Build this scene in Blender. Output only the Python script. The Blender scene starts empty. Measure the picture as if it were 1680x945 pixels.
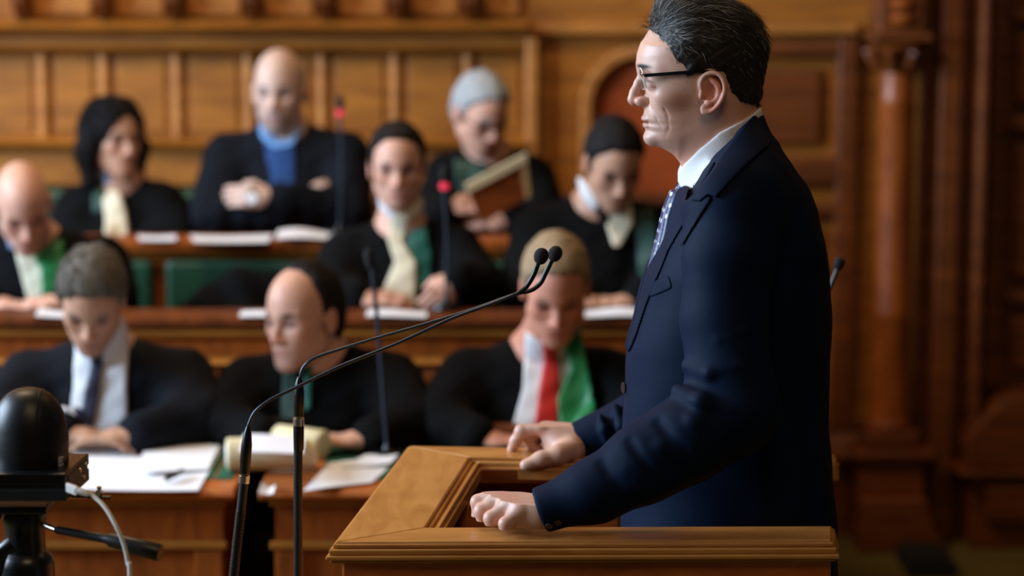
import bpy, math, random
import numpy as np
from mathutils import Vector, Matrix

random.seed(7)
rng = np.random.default_rng(7)
scene = bpy.context.scene
COL = scene.collection

# ------------------------------------------------------------------ camera, light, exposure
FPX = 3920.0
CAM_Z = 2.0
PITCH = math.atan((472.5 + 100) / FPX)
cam_d = bpy.data.cameras.new('camera')
cam = bpy.data.objects.new('camera', cam_d)
COL.objects.link(cam)
cam.location = (0, 0, CAM_Z)
cam.rotation_euler = (math.pi / 2 - PITCH, 0, 0)
cam_d.sensor_width = 36
cam_d.lens = FPX / 1680 * 36
cam_d.dof.use_dof = True
cam_d.dof.focus_distance = 3.64
cam_d.dof.aperture_fstop = 2.3
cam_d.clip_end = 60
scene.camera = cam
scene.view_settings.view_transform = 'Standard'
scene.view_settings.look = 'None'
scene.view_settings.exposure = 0.0
scene.view_settings.gamma = 1.0
scene.view_settings.use_curve_mapping = False

world = bpy.data.worlds.new('world')
scene.world = world
world.use_nodes = True
world.node_tree.nodes['Background'].inputs[0].default_value = (0.9, 0.75, 0.6, 1)
world.node_tree.nodes['Background'].inputs[1].default_value = 0.03


def area(name, loc, target, sx, sy, power, color, spread=180):
    d = bpy.data.lights.new(name, 'AREA')
    d.shape = 'RECTANGLE'; d.size = sx; d.size_y = sy
    d.energy = power; d.color = color; d.spread = math.radians(spread)
    o = bpy.data.objects.new(name, d); COL.objects.link(o)
    o.location = loc
    o.rotation_euler = (Vector(target) - Vector(loc)).to_track_quat('-Z', 'Y').to_euler()
    return o


COOL = (0.62, 0.80, 1.0)
WARM = (1.0, 0.70, 0.42)
area('window_light', (-5.0, 3.5, 3.0), (0.3, 3.9, 1.4), 1.6, 2.4, 340, COOL)
area('window_light', (-5.4, 5.6, 3.2), (0.0, 6.2, 1.3), 1.8, 2.4, 330, COOL)
area('chandelier_light', (-1.6, 5.4, 4.6), (-1.6, 6.6, 1.0), 1.6, 1.2, 88, WARM)
area('chandelier_light', (0.2, 0.9, 4.4), (-0.4, 5.0, 0.8), 1.2, 1.2, 26, WARM)
area('chandelier_light', (1.6, 5.6, 4.6), (0.6, 5.2, 1.0), 1.2, 1.2, 7, WARM)

# ------------------------------------------------------------------ projection helpers
_f = np.array([0, math.cos(PITCH), -math.sin(PITCH)])
_u = np.array([0, math.sin(PITCH), math.cos(PITCH)])
_r = np.array([1.0, 0, 0])


def ray(px, py):
    return _f + _r * (px - 840) / FPX + _u * (472.5 - py) / FPX


def P(px, py, Y):
    d = ray(px, py)
    return np.array([0, 0, CAM_Z]) + d * (Y / d[1])


def PZ(px, py, z):
    d = ray(px, py)
    return np.array([0, 0, CAM_Z]) + d * ((z - CAM_Z) / d[2])


# ------------------------------------------------------------------ materials
def new_mat(name):
    m = bpy.data.materials.new(name); m.use_nodes = True
    return m, m.node_tree.nodes, m.node_tree.links, m.node_tree.nodes['Principled BSDF']


def srgb(r, g, b):
    f = lambda c: (c / 255 / 12.92) if c <= 10 else ((c / 255 + 0.055) / 1.055) ** 2.4
    return (f(r), f(g), f(b), 1)


def wood(name, c1, c2, rough=0.35, scale=(3, 3, 30), spec=0.5, bump=0.15, coat=0.0):
    m, N, L, b = new_mat(name)
    tc = N.new('ShaderNodeTexCoord'); mp = N.new('ShaderNodeMapping')
    mp.inputs['Scale'].default_value = scale
    n1 = N.new('ShaderNodeTexNoise'); n1.inputs['Scale'].default_value = 2.2
    n1.inputs['Detail'].default_value = 8; n1.inputs['Distortion'].default_value = 0.6
    n2 = N.new('ShaderNodeTexNoise'); n2.inputs['Scale'].default_value = 1.3; n2.inputs['Detail'].default_value = 3
    cr = N.new('ShaderNodeValToRGB')
    cr.color_ramp.elements[0].position = 0.3; cr.color_ramp.elements[0].color = c1
    cr.color_ramp.elements[1].position = 0.7; cr.color_ramp.elements[1].color = c2
    mx = N.new('ShaderNodeMixRGB'); mx.blend_type = 'MULTIPLY'; mx.inputs[0].default_value = 0.45
    L.new(tc.outputs['Object'], mp.inputs['Vector'])
    L.new(mp.outputs['Vector'], n1.inputs['Vector'])
    L.new(tc.outputs['Object'], n2.inputs['Vector'])
    L.new(n1.outputs['Fac'], cr.inputs['Fac'])
    L.new(cr.outputs['Color'], mx.inputs[1]); L.new(n2.outputs['Fac'], mx.inputs[2])
    hs = N.new('ShaderNodeHueSaturation'); hs.inputs['Value'].default_value = 1.25
    L.new(mx.outputs[0], hs.inputs['Color'])
    L.new(hs.outputs[0], b.inputs['Base Color'])
    bp = N.new('ShaderNodeBump'); bp.inputs['Strength'].default_value = bump; bp.inputs['Distance'].default_value = 0.002
    L.new(n1.outputs['Fac'], bp.inputs['Height']); L.new(bp.outputs['Normal'], b.inputs['Normal'])
    b.inputs['Roughness'].default_value = rough
    b.inputs['Specular IOR Level'].default_value = spec
    b.inputs['Coat Weight'].default_value = coat
    b.inputs['Coat Roughness'].default_value = 0.25
    return m


def plain(name, c, rough=0.6, metal=0.0, noise=0.12, nscale=30, spec=0.5, sheen=0.0, bump=0.0, bscale=200, sheen_tint=None):
    m, N, L, b = new_mat(name)
    tc = N.new('ShaderNodeTexCoord')
    n1 = N.new('ShaderNodeTexNoise'); n1.inputs['Scale'].default_value = nscale; n1.inputs['Detail'].default_value = 4
    L.new(tc.outputs['Object'], n1.inputs['Vector'])
    mr = N.new('ShaderNodeMapRange')
    mr.inputs['To Min'].default_value = 1 - noise; mr.inputs['To Max'].default_value = 1 + noise
    L.new(n1.outputs['Fac'], mr.inputs['Value'])
    mx = N.new('ShaderNodeVectorMath'); mx.operation = 'SCALE'
    mx.inputs[0].default_value = c[:3]
    L.new(mr.outputs[0], mx.inputs['Scale']); L.new(mx.outputs[0], b.inputs['Base Color'])
    b.inputs['Roughness'].default_value = rough; b.inputs['Metallic'].default_value = metal
    b.inputs['Specular IOR Level'].default_value = spec
    b.inputs['Sheen Weight'].default_value = sheen
    if sheen_tint: b.inputs['Sheen Tint'].default_value = sheen_tint
    if bump:
        n2 = N.new('ShaderNodeTexNoise'); n2.inputs['Scale'].default_value = bscale
        L.new(tc.outputs['Object'], n2.inputs['Vector'])
        bp = N.new('ShaderNodeBump'); bp.inputs['Strength'].default_value = bump; bp.inputs['Distance'].default_value = 0.001
        L.new(n2.outputs['Fac'], bp.inputs['Height']); L.new(bp.outputs['Normal'], b.inputs['Normal'])
    return m


def skin_mat(name, rough=0.45, bump=0.12):
    m, N, L, b = new_mat(name)
    at = N.new('ShaderNodeAttribute'); at.attribute_name = 'Col'
    tc = N.new('ShaderNodeTexCoord')
    n1 = N.new('ShaderNodeTexNoise'); n1.inputs['Scale'].default_value = 60; n1.inputs['Detail'].default_value = 6
    L.new(tc.outputs['Object'], n1.inputs['Vector'])
    mr = N.new('ShaderNodeMapRange'); mr.inputs['To Min'].default_value = 0.86; mr.inputs['To Max'].default_value = 1.12
    L.new(n1.outputs['Fac'], mr.inputs['Value'])
    mx = N.new('ShaderNodeVectorMath'); mx.operation = 'SCALE'
    L.new(at.outputs['Color'], mx.inputs[0]); L.new(mr.outputs[0], mx.inputs['Scale'])
    L.new(mx.outputs[0], b.inputs['Base Color'])
    n2 = N.new('ShaderNodeTexNoise'); n2.inputs['Scale'].default_value = 450; n2.inputs['Detail'].default_value = 3
    L.new(tc.outputs['Object'], n2.inputs['Vector'])
    bp = N.new('ShaderNodeBump'); bp.inputs['Strength'].default_value = bump; bp.inputs['Distance'].default_value = 0.001
    L.new(n2.outputs['Fac'], bp.inputs['Height']); L.new(bp.outputs['Normal'], b.inputs['Normal'])
    b.inputs['Roughness'].default_value = rough
    b.inputs['Subsurface Weight'].default_value = 0.12
    b.inputs['Subsurface Radius'].default_value = (1.0, 0.35, 0.2)
    b.inputs['Subsurface Scale'].default_value = 0.006
    return m


def attr_mat(name, rough=0.5, spec=0.4):
    m, N, L, b = new_mat(name)
    at = N.new('ShaderNodeAttribute'); at.attribute_name = 'Col'
    L.new(at.outputs['Color'], b.inputs['Base Color'])
    b.inputs['Roughness'].default_value = rough; b.inputs['Specular IOR Level'].default_value = spec
    return m


M = {}
M['wall'] = wood('wall_oak', srgb(134, 78, 18), srgb(178, 112, 34), 0.5, (2, 2, 12))
M['wall_light'] = wood('wall_oak_pale', srgb(158, 98, 38), srgb(196, 130, 58), 0.45, (2, 2, 12))
M['wall_dark'] = wood('wall_oak_dark_and_shaded', srgb(88, 42, 12), srgb(124, 64, 20), 0.45, (2, 2, 12))  # dark oak; on the right-hand panels the weaker light is put into its colour
M['niche'] = wood('niche_cherry', srgb(140, 58, 16), srgb(168, 76, 24), 0.5, (2, 2, 12))
M['bench'] = wood('bench_oak', srgb(122, 58, 16), srgb(168, 88, 28), 0.38, (12, 3, 3))
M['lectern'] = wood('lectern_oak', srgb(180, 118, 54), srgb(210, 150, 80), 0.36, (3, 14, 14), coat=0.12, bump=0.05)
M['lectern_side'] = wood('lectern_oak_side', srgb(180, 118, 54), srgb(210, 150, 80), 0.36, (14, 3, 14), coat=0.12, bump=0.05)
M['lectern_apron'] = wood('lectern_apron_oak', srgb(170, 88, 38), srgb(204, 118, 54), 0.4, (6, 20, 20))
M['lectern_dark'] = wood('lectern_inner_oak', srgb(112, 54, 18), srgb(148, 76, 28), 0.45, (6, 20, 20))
M['bench_top'] = wood('bench_top_oak', srgb(78, 36, 12), srgb(112, 54, 18), 0.45, (12, 3, 3), spec=0.3)
M['leather'] = plain('green_leather', srgb(28, 74, 54), 0.45, noise=0.25, nscale=8, bump=0.4, bscale=120)
M['carpet'] = plain('floor_carpet', srgb(92, 76, 24), 0.95, noise=0.25, nscale=12)
M['felt'] = plain('green_felt', srgb(16, 84, 56), 0.95, noise=0.1)
M['black_cloth'] = plain('black_robe_cloth', srgb(7, 8, 10), 0.9, noise=0.2, spec=0.12)
M['dark_suit'] = plain('charcoal_suit_cloth', srgb(10, 14, 22), 0.85, noise=0.2, spec=0.15)
M['navy'] = plain('navy_suit_wool', srgb(2, 21, 46), 0.65, noise=0.06, nscale=300, bump=0.25, bscale=1500, spec=0.10)
M['white'] = plain('white_shirt_cotton', srgb(222, 222, 226), 0.8, noise=0.03)
M['cream'] = plain('cream_jabot_cotton', srgb(220, 212, 186), 0.85, noise=0.04)
M['teal'] = plain('teal_green_satin', srgb(10, 92, 80), 0.5, noise=0.12)
M['green'] = plain('bright_green_satin', srgb(8, 120, 62), 0.45, noise=0.12)
M['dkgreen'] = plain('dark_green_satin', srgb(12, 56, 44), 0.6, noise=0.12)
M['red_silk'] = plain('red_silk', srgb(200, 30, 26), 0.5, noise=0.06)
M['navy_silk'] = plain('dark_navy_silk', srgb(22, 24, 52), 0.5, noise=0.06)
M['blue_knit'] = plain('blue_knit', srgb(24, 62, 118), 0.9, noise=0.1)
M['lblue'] = plain('light_blue_cotton', srgb(100, 150, 205), 0.8, noise=0.04)
M['paper'] = plain('paper', srgb(236, 238, 244), 0.9, noise=0.02)
M['paper_warm'] = plain('cream_paper', srgb(226, 214, 172), 0.85, noise=0.03)
M['kraft'] = plain('buff_card', srgb(186, 158, 104), 0.8, noise=0.05)
M['black_plastic'] = plain('black_plastic', srgb(12, 13, 15), 0.32, noise=0.04)
M['black_matte'] = plain('black_matte_plastic', srgb(13, 14, 16), 0.42, noise=0.05)
M['black_foam'] = plain('black_foam', srgb(20, 20, 22), 0.95, noise=0.3, nscale=900, bump=0.6, bscale=1600)
M['grey_metal'] = plain('dark_grey_metal', srgb(60, 70, 84), 0.3, metal=0.6, noise=0.03)
M['steel'] = plain('brushed_steel', srgb(210, 205, 195), 0.25, metal=1.0, noise=0.04)
M['white_plastic'] = plain('white_cable_plastic', srgb(240, 240, 238), 0.5, noise=0.02)
M['red_led'], _n, _l, _b = new_mat('red_led_ring')
_b.inputs['Base Color'].default_value = srgb(190, 20, 40)
_b.inputs['Emission Color'].default_value = (1, 0.05, 0.12, 1); _b.inputs['Emission Strength'].default_value = 0.55
M['skin'] = skin_mat('skin')
M['skin_far'] = skin_mat('skin_seated', 0.5, 0.0)
M['hair'] = attr_mat('hair_strands', 0.5, 0.3)
M['hair_far'] = attr_mat('hair_seated', 0.75, 0.15)
M['rubber_black'] = plain('black_rubber', srgb(10, 10, 11), 0.8)  # flat black of the floor box, camera groove and tripod feet
M['glasses_black'] = plain('black_acetate', srgb(12, 12, 14), 0.25)


def glass_mat():
    m, N, L, b = new_mat('clear_lens')
    b.inputs['Base Color'].default_value = (0.96, 0.98, 1, 1)
    b.inputs['Transmission Weight'].default_value = 1.0
    b.inputs['Roughness'].default_value = 0.02; b.inputs['IOR'].default_value = 1.45
    return m


M['lens'] = glass_mat()


def tie_mat():
    m, N, L, b = new_mat('navy_dotted_silk')
    tc = N.new('ShaderNodeTexCoord'); mp = N.new('ShaderNodeMapping')
    mp.inputs['Scale'].default_value = (80, 80, 80); mp.inputs['Rotation'].default_value = (0, math.radians(35), 0)
    vo = N.new('ShaderNodeTexVoronoi'); vo.inputs['Randomness'].default_value = 0.15
    vo.inputs['Scale'].default_value = 1.0
    cr = N.new('ShaderNodeValToRGB'); cr.color_ramp.interpolation = 'CONSTANT'
    cr.color_ramp.elements[0].color = srgb(230, 235, 245); cr.color_ramp.elements[0].position = 0
    cr.color_ramp.elements[1].color = srgb(6, 32, 84); cr.color_ramp.elements[1].position = 0.3
    L.new(tc.outputs['Object'], mp.inputs['Vector']); L.new(mp.outputs[0], vo.inputs['Vector'])
    L.new(vo.outputs['Distance'], cr.inputs['Fac']); L.new(cr.outputs[0], b.inputs['Base Color'])
    b.inputs['Roughness'].default_value = 0.4
    return m


M['tie'] = tie_mat()

# ------------------------------------------------------------------ object helpers


def root_of(o):
    while o.parent: o = o.parent
    return o


def link_mesh(name, me, mat, parent=None, smooth=True):
    if mat is not None: me.materials.append(M[mat] if isinstance(mat, str) else mat)
    if parent is not None:
        r = root_of(parent)
        me.transform(Matrix.Translation(-r.location))
    o = bpy.data.objects.new(name, me); COL.objects.link(o)
    if parent is not None: o.parent = parent
    if smooth and len(me.polygons): me.polygons.foreach_set('use_smooth', [True] * len(me.polygons))
    return o


def np_mesh(name, V, Fq):
    me = bpy.data.meshes.new(name)
    V = np.asarray(V, dtype=np.float32); Fq = np.asarray(Fq, dtype=np.int32)
    n = Fq.shape[1]
    me.vertices.add(len(V)); me.vertices.foreach_set('co', V.ravel())
    me.loops.add(Fq.size); me.loops.foreach_set('vertex_index', Fq.ravel())
    me.polygons.add(len(Fq)); me.polygons.foreach_set('loop_start', np.arange(0, Fq.size, n, dtype=np.int32))
    me.update(calc_edges=True)
    return me


def thing(name, label, cat, loc, group=None):
    o = bpy.data.objects.new(name, None); COL.objects.link(o)
    o.location = Vector([float(v) for v in loc]); o.empty_display_size = 0.1
    return tag(o, label, cat, group)


def tag(o, label=None, cat=None, group=None, kind=None):
    if label: o['label'] = label
    if cat: o['category'] = cat
    if group: o['group'] = group
    if kind: o['kind'] = kind
    return o


class MB:
    """collects simple solids; build() links them as one mesh object"""
    def __init__(s): s.v = []; s.f = []

    def add(s, v, f):
        n = len(s.v); s.v += [tuple(float(c) for c in p) for p in v]; s.f += [tuple(i + n for i in q) for q in f]; return s

    def box(s, x0, x1, y0, y1, z0, z1):
        return s.add([(x0, y0, z0), (x1, y0, z0), (x1, y1, z0), (x0, y1, z0), (x0, y0, z1), (x1, y0, z1), (x1, y1, z1), (x0, y1, z1)],
                     [(0, 3, 2, 1), (4, 5, 6, 7), (0, 1, 5, 4), (1, 2, 6, 5), (2, 3, 7, 6), (3, 0, 4, 7)])

    def hexa(s, bot, top):
        return s.add(list(bot) + list(top), [(0, 3, 2, 1), (4, 5, 6, 7), (0, 1, 5, 4), (1, 2, 6, 5), (2, 3, 7, 6), (3, 0, 4, 7)])

    def ext_x(s, prof, x0, x1):
        """profile (y,z) points, closed, extruded along X"""
        n = len(prof)
        v = [(x0, y, z) for y, z in prof] + [(x1, y, z) for y, z in prof]
        f = [(i, (i + 1) % n, (i + 1) % n + n, i + n) for i in range(n)] + [tuple(range(n))[::-1], tuple(range(n, 2 * n))]
        return s.add(v, f)

    def ext_y(s, prof, y0, y1):
        n = len(prof)
        v = [(x, y0, z) for x, z in prof] + [(x, y1, z) for x, z in prof]
        f = [(i, (i + 1) % n, (i + 1) % n + n, i + n) for i in range(n)] + [tuple(range(n))[::-1], tuple(range(n, 2 * n))]
        return s.add(v, f)

    def ext_z(s, prof, z0, z1):
        n = len(prof)
        v = [(x, y, z0) for x, y in prof] + [(x, y, z1) for x, y in prof]
        f = [(i, (i + 1) % n, (i + 1) % n + n, i + n) for i in range(n)] + [tuple(range(n))[::-1], tuple(range(n, 2 * n))]
        return s.add(v, f)

    def lathe(s, c, prof, seg=40, axis=(0, 0, 1)):
        """prof: (r, h) along axis from c"""
        q = Vector((0, 0, 1)).rotation_difference(Vector(axis)); c = Vector([float(k) for k in c])
        v = []; n = len(prof)
        for r, h in prof:
            for k in range(seg):
                a = 2 * math.pi * k / seg
                v.append(tuple(c + q @ Vector((r * math.cos(a), r * math.sin(a), h))))
        f = [(i * seg + k, i * seg + (k + 1) % seg, (i + 1) * seg + (k + 1) % seg, (i + 1) * seg + k) for i in range(n - 1) for k in range(seg)]
        f += [tuple(range(seg))[::-1], tuple(range((n - 1) * seg, n * seg))]
        return s.add(v, f)

    def tube(s, pts, rad, seg=12):
        pts = [Vector([float(k) for k in p]) for p in pts]; n = len(pts)
        if not hasattr(rad, '__len__'): rad = [rad] * n
        tg = [(pts[min(i + 1, n - 1)] - pts[max(i - 1, 0)]).normalized() for i in range(n)]
        up = tg[0].orthogonal().normalized(); v = []
        for i in range(n):
            up = (up - tg[i] * up.dot(tg[i])).normalized(); b = tg[i].cross(up)
            for k in range(seg):
                a = 2 * math.pi * k / seg
                v.append(tuple(pts[i] + (up * math.cos(a) + b * math.sin(a)) * rad[i]))
        f = [(i * seg + k, i * seg + (k + 1) % seg, (i + 1) * seg + (k + 1) % seg, (i + 1) * seg + k) for i in range(n - 1) for k in range(seg)]
        f += [tuple(range(seg))[::-1], tuple(range((n - 1) * seg, n * seg))]
        return s.add(v, f)

    def build(s, name, mat, parent=None, bevel=0.0, smooth=False):
        me = bpy.data.meshes.new(name); me.from_pydata(s.v, [], s.f); me.update()
        import bmesh
        bm = bmesh.new(); bm.from_mesh(me); bmesh.ops.recalc_face_normals(bm, faces=bm.faces); bm.to_mesh(me); bm.free()
        o = link_mesh(name, me, mat, parent, smooth)
        if smooth:
            try: me.set_sharp_from_angle(angle=math.radians(40))
            except Exception: pass
        if bevel:
            m = o.modifiers.new('bevel', 'BEVEL'); m.width = bevel; m.segments = 2; m.limit_method = 'ANGLE'
        return o


def spline(pts, n=8):
    """Catmull-Rom through pts (any dimension)"""
    pts = [np.asarray(p, float) for p in pts]
    Q = [2 * pts[0] - pts[1]] + pts + [2 * pts[-1] - pts[-2]]
    out = []
    for i in range(1, len(Q) - 2):
        for k in range(n):
            t = k / n; p0, p1, p2, p3 = Q[i - 1:i + 3]
            out.append(0.5 * ((2 * p1) + (-p0 + p2) * t + (2 * p0 - 5 * p1 + 4 * p2 - p3) * t * t + (-p0 + 3 * p1 - 3 * p2 + p3) * t ** 3))
    out.append(pts[-1])
    return out


def struct(o): return tag(o, kind='structure')


# ------------------------------------------------------------------ distance-field sculpting
class Frame:
    def __init__(s, o=(0, 0, 0), fwd=(1, 0, 0), up=(0, 0, 1), roll=0.0, sc=1.0):
        f = np.array(fwd, float); f /= np.linalg.norm(f)
        u = np.array(up, float); u -= f * u.dot(f); u /= np.linalg.norm(u)
        sd = np.cross(u, f)
        if roll:
            c, n = math.cos(roll), math.sin(roll); u, sd = u * c + sd * n, sd * c - u * n
        s.o = np.array(o, float); s.R = np.array([f, sd, u]); s.s = sc

    def w(s, p): return s.o + (np.asarray(p, float) * s.s) @ s.R

    def loc(s, V): return ((V - s.o) @ s.R.T) / s.s


WORLD = Frame()


def ell(c, r, rot=None):
    c = np.array(c, float); r = np.array(r, float)

    def fn(X, Y, Z):
        X = X - c[0]; Y = Y - c[1]; Z = Z - c[2]
        if rot is not None:  # rotation about side axis (tilt, radians)
            cs, sn = math.cos(rot), math.sin(rot); X, Z = X * cs + Z * sn, -X * sn + Z * cs
        k0 = np.sqrt((X / r[0]) ** 2 + (Y / r[1]) ** 2 + (Z / r[2]) ** 2) + 1e-9
        k1 = np.sqrt((X / r[0] ** 2) ** 2 + (Y / r[1] ** 2) ** 2 + (Z / r[2] ** 2) ** 2) + 1e-9
        return k0 * (k0 - 1) / k1
    return fn, c, float(max(r))


def cap(a, b, ra, rb=None):
    rb = ra if rb is None else rb
    a = np.array(a, float); b = np.array(b, float); ab = b - a; L2 = float(ab @ ab) + 1e-12

    def fn(X, Y, Z):
        X = X - a[0]; Y = Y - a[1]; Z = Z - a[2]
        t = np.clip((X * ab[0] + Y * ab[1] + Z * ab[2]) / L2, 0, 1)
        return np.sqrt((X - t * ab[0]) ** 2 + (Y - t * ab[1]) ** 2 + (Z - t * ab[2]) ** 2) - (ra + t * (rb - ra))
    return fn, (a + b) / 2, math.sqrt(L2) / 2 + max(ra, rb)


def smin(a, b, k):
    if k <= 0: return np.minimum(a, b)
    h = np.maximum(k - np.abs(a - b), 0) / k
    return np.minimum(a, b) - h * h * k / 4


class Field:
    def __init__(s, lo, hi, h):
        s.lo = np.array(lo, float); s.h = h
        n = np.ceil((np.array(hi, float) - s.lo) / h).astype(int) + 1
        s.ax = [(s.lo[i] + h * np.arange(n[i])).astype(np.float32) for i in range(3)]
        s.F = np.full(tuple(n), 1.0, np.float32)

    def copy(s):
        g = Field.__new__(Field); g.lo = s.lo; g.h = s.h; g.ax = s.ax; g.F = s.F.copy(); return g

    def grids(s, sl, fr):
        x = s.ax[0][sl[0]][:, None, None] - np.float32(fr.o[0])
        y = s.ax[1][sl[1]][None, :, None] - np.float32(fr.o[1])
        z = s.ax[2][sl[2]][None, None, :] - np.float32(fr.o[2])
        R = (fr.R / fr.s).astype(np.float32)
        return tuple(x * R[i, 0] + y * R[i, 1] + z * R[i, 2] for i in range(3))

    def slices(s, c, rad):
        sl = []
        for i in range(3):
            a = int(np.searchsorted(s.ax[i], c[i] - rad)); b = int(np.searchsorted(s.ax[i], c[i] + rad))
            if a >= b: return None
            sl.append(slice(a, b))
        return tuple(sl)

    def put(s, prim, fr=WORLD, k=0.0, op='+'):
        if isinstance(prim, list):
            for p in prim: s.put(p, fr, k, op)
            return s
        fn, c, r = prim
        wc = fr.w(c); rad = r * fr.s * 1.05 + k + 3 * s.h + 0.012
        sl = s.slices(wc, rad)
        if sl is None: return s
        d = (fn(*s.grids(sl, fr)) * fr.s).astype(np.float32)
        V = s.F[sl]
        if op == '+': s.F[sl] = smin(V, d, k)
        elif op == '-': s.F[sl] = -smin(-V, d, k)
        return s

    def mesh(s, name):
        V, Q = surface_nets(s.F, s.lo, s.h)
        return np_mesh(name, V, Q), V

    def relax(s, n=1):
        for _ in range(n):
            F = s.F
            G = F.copy()
            G[1:-1, 1:-1, 1:-1] = (F[1:-1, 1:-1, 1:-1] * 2 + F[:-2, 1:-1, 1:-1] + F[2:, 1:-1, 1:-1] + F[1:-1, :-2, 1:-1] + F[1:-1, 2:, 1:-1] + F[1:-1, 1:-1, :-2] + F[1:-1, 1:-1, 2:]) / 8
            s.F = G


def chain(pts, rads):
    return [cap(pts[i], pts[i + 1], rads[i], rads[i + 1]) for i in range(len(pts) - 1)]


def surface_nets(F, lo, h):
    F = F.copy()
    F[0] = F[-1] = 1; F[:, 0] = F[:, -1] = 1; F[:, :, 0] = F[:, :, -1] = 1
    I = (F < 0)
    c = np.zeros(tuple(n - 1 for n in F.shape), np.uint8)
    offs = [(i, j, k) for i in (0, 1) for j in (0, 1) for k in (0, 1)]
    for (i, j, k) in offs:
        c += I[i:I.shape[0] - 1 + i, j:I.shape[1] - 1 + j, k:I.shape[2] - 1 + k]
    act = (c > 0) & (c < 8)
    idx = np.argwhere(act)
    ids = np.full(act.shape, -1, np.int32); ids[act] = np.arange(len(idx))
    vals = np.stack([F[idx[:, 0] + o[0], idx[:, 1] + o[1], idx[:, 2] + o[2]] for o in offs], 1)
    O = np.array(offs, np.float32); acc = np.zeros((len(idx), 3), np.float32); cnt = np.zeros(len(idx), np.float32)
    for a in range(8):
        for b in range(a + 1, 8):
            if np.abs(O[a] - O[b]).sum() != 1: continue
            va, vb = vals[:, a], vals[:, b]; cr = (va < 0) != (vb < 0)
            t = np.where(cr, va / np.where(cr, va - vb, 1), 0)
            acc += np.where(cr[:, None], O[a] + t[:, None] * (O[b] - O[a]), 0); cnt += cr
    V = (idx + acc / cnt[:, None]) * h + np.array(lo)
    Q = []
    for ax in range(3):
        A = [slice(1, -1)] * 3; B = [slice(1, -1)] * 3
        A[ax] = slice(0, -1); B[ax] = slice(1, None)
        sa = I[tuple(A)]; sb = I[tuple(B)]
        d = np.argwhere(sa != sb)
        flip = sa[tuple(d.T)]
        p = d + 1; p[:, ax] = d[:, ax]
        u, v = [(1, 2), (2, 0), (0, 1)][ax]
        def cell(du, dv):
            q = p.copy(); q[:, u] -= du; q[:, v] -= dv
            return ids[tuple(q.T)]
        q = np.stack([cell(1, 1), cell(0, 1), cell(0, 0), cell(1, 0)], 1)
        q = np.where(flip[:, None], q, q[:, ::-1])
        Q.append(q)
    return V, np.concatenate(Q)


def poly_sd(poly, A, B):
    """2-D signed distance to a closed polygon on grids A,B"""
    n = len(poly); d = np.full(np.broadcast(A, B).shape, 1e9); ins = np.zeros(d.shape, bool)
    for i in range(n):
        ax, ay = poly[i]; bx, by = poly[(i + 1) % n]
        ex, ey = bx - ax, by - ay; wx, wy = A - ax, B - ay
        t = np.clip((wx * ex + wy * ey) / (ex * ex + ey * ey + 1e-12), 0, 1)
        d = np.minimum(d, (wx - ex * t) ** 2 + (wy - ey * t) ** 2)
        c1 = (ay <= B) & (by > B); c2 = (ay > B) & (by <= B); cr = ex * wy - ey * wx
        ins ^= (c1 & (cr > 0)) | (c2 & (cr < 0))
    return np.where(ins, -1, 1) * np.sqrt(d)


def patch(F, poly_xz, infl, thick=0.012, ylo=None, yhi=None, rnd=0.0):
    """a layer of cloth lying on surface F, cut to a polygon seen along Y"""
    G = F.copy()
    D = poly_sd(poly_xz, F.ax[0][:, None], F.ax[2][None, :]).astype(np.float32)[:, None, :]
    G.F = np.maximum(np.maximum(F.F - infl, -(F.F + thick)), D - rnd)
    if ylo is not None: G.F = np.maximum(G.F, ylo - F.ax[1][None, :, None])
    if yhi is not None: G.F = np.maximum(G.F, F.ax[1][None, :, None] - yhi)
    return G


def largest(V, Q):
    lab = np.arange(len(V))
    while True:
        m = lab[Q].min(1); new = lab.copy()
        for k in range(4): np.minimum.at(new, Q[:, k], m)
        new = new[new]
        if (new == lab).all(): break
        lab = new
    u, c = np.unique(lab, return_counts=True); keep = lab == u[c.argmax()]
    idx = np.cumsum(keep) - 1
    return V[keep], idx[Q[keep[Q[:, 0]]]]


def field_obj(F, name, mat, parent, colfn=None, smooth_it=0, one=False):
    V, Q = surface_nets(F.F, F.lo, F.h)
    if one: V, Q = largest(V, Q)
    me = np_mesh(name, V, Q)
    if colfn is not None:
        C = colfn(V).astype(np.float32)
        at = me.color_attributes.new('Col', 'FLOAT_COLOR', 'POINT')
        at.data.foreach_set('color', np.concatenate([C, np.ones((len(C), 1), np.float32)], 1).ravel())
    o = link_mesh(name, me, mat, parent, True)
    if smooth_it:
        m = o.modifiers.new('smooth', 'SMOOTH'); m.iterations = smooth_it; m.factor = 0.5
    return o


def spots(V, base, L):
    """soft colour regions: (centre, radii, colour, strength) in the coordinates of V"""
    C = np.tile(np.array(base[:3]), (len(V), 1))
    for c, r, col, st in L:
        q = (((V - np.array(c)) / np.array(r)) ** 2).sum(1)
        w = (np.exp(-np.maximum(q - 0.4, 0) * 1.6) * st)[:, None]
        C = C * (1 - w) + np.array(col[:3]) * w
    return C

# ================================================================== THE ROOM
WY = 7.95          # wall plane
def wx(px): return P(px, 300, WY)[0]
def wz(py): return P(840, py, WY)[2]


struct(MB().box(-5.6, 5.6, 0.6, 8.3, -0.1, 0).build('floor', 'carpet'))
struct(MB().box(-5.6, 5.6, WY, WY + 0.2, 0, 5.2).build('wall_back', 'wall'))
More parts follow.
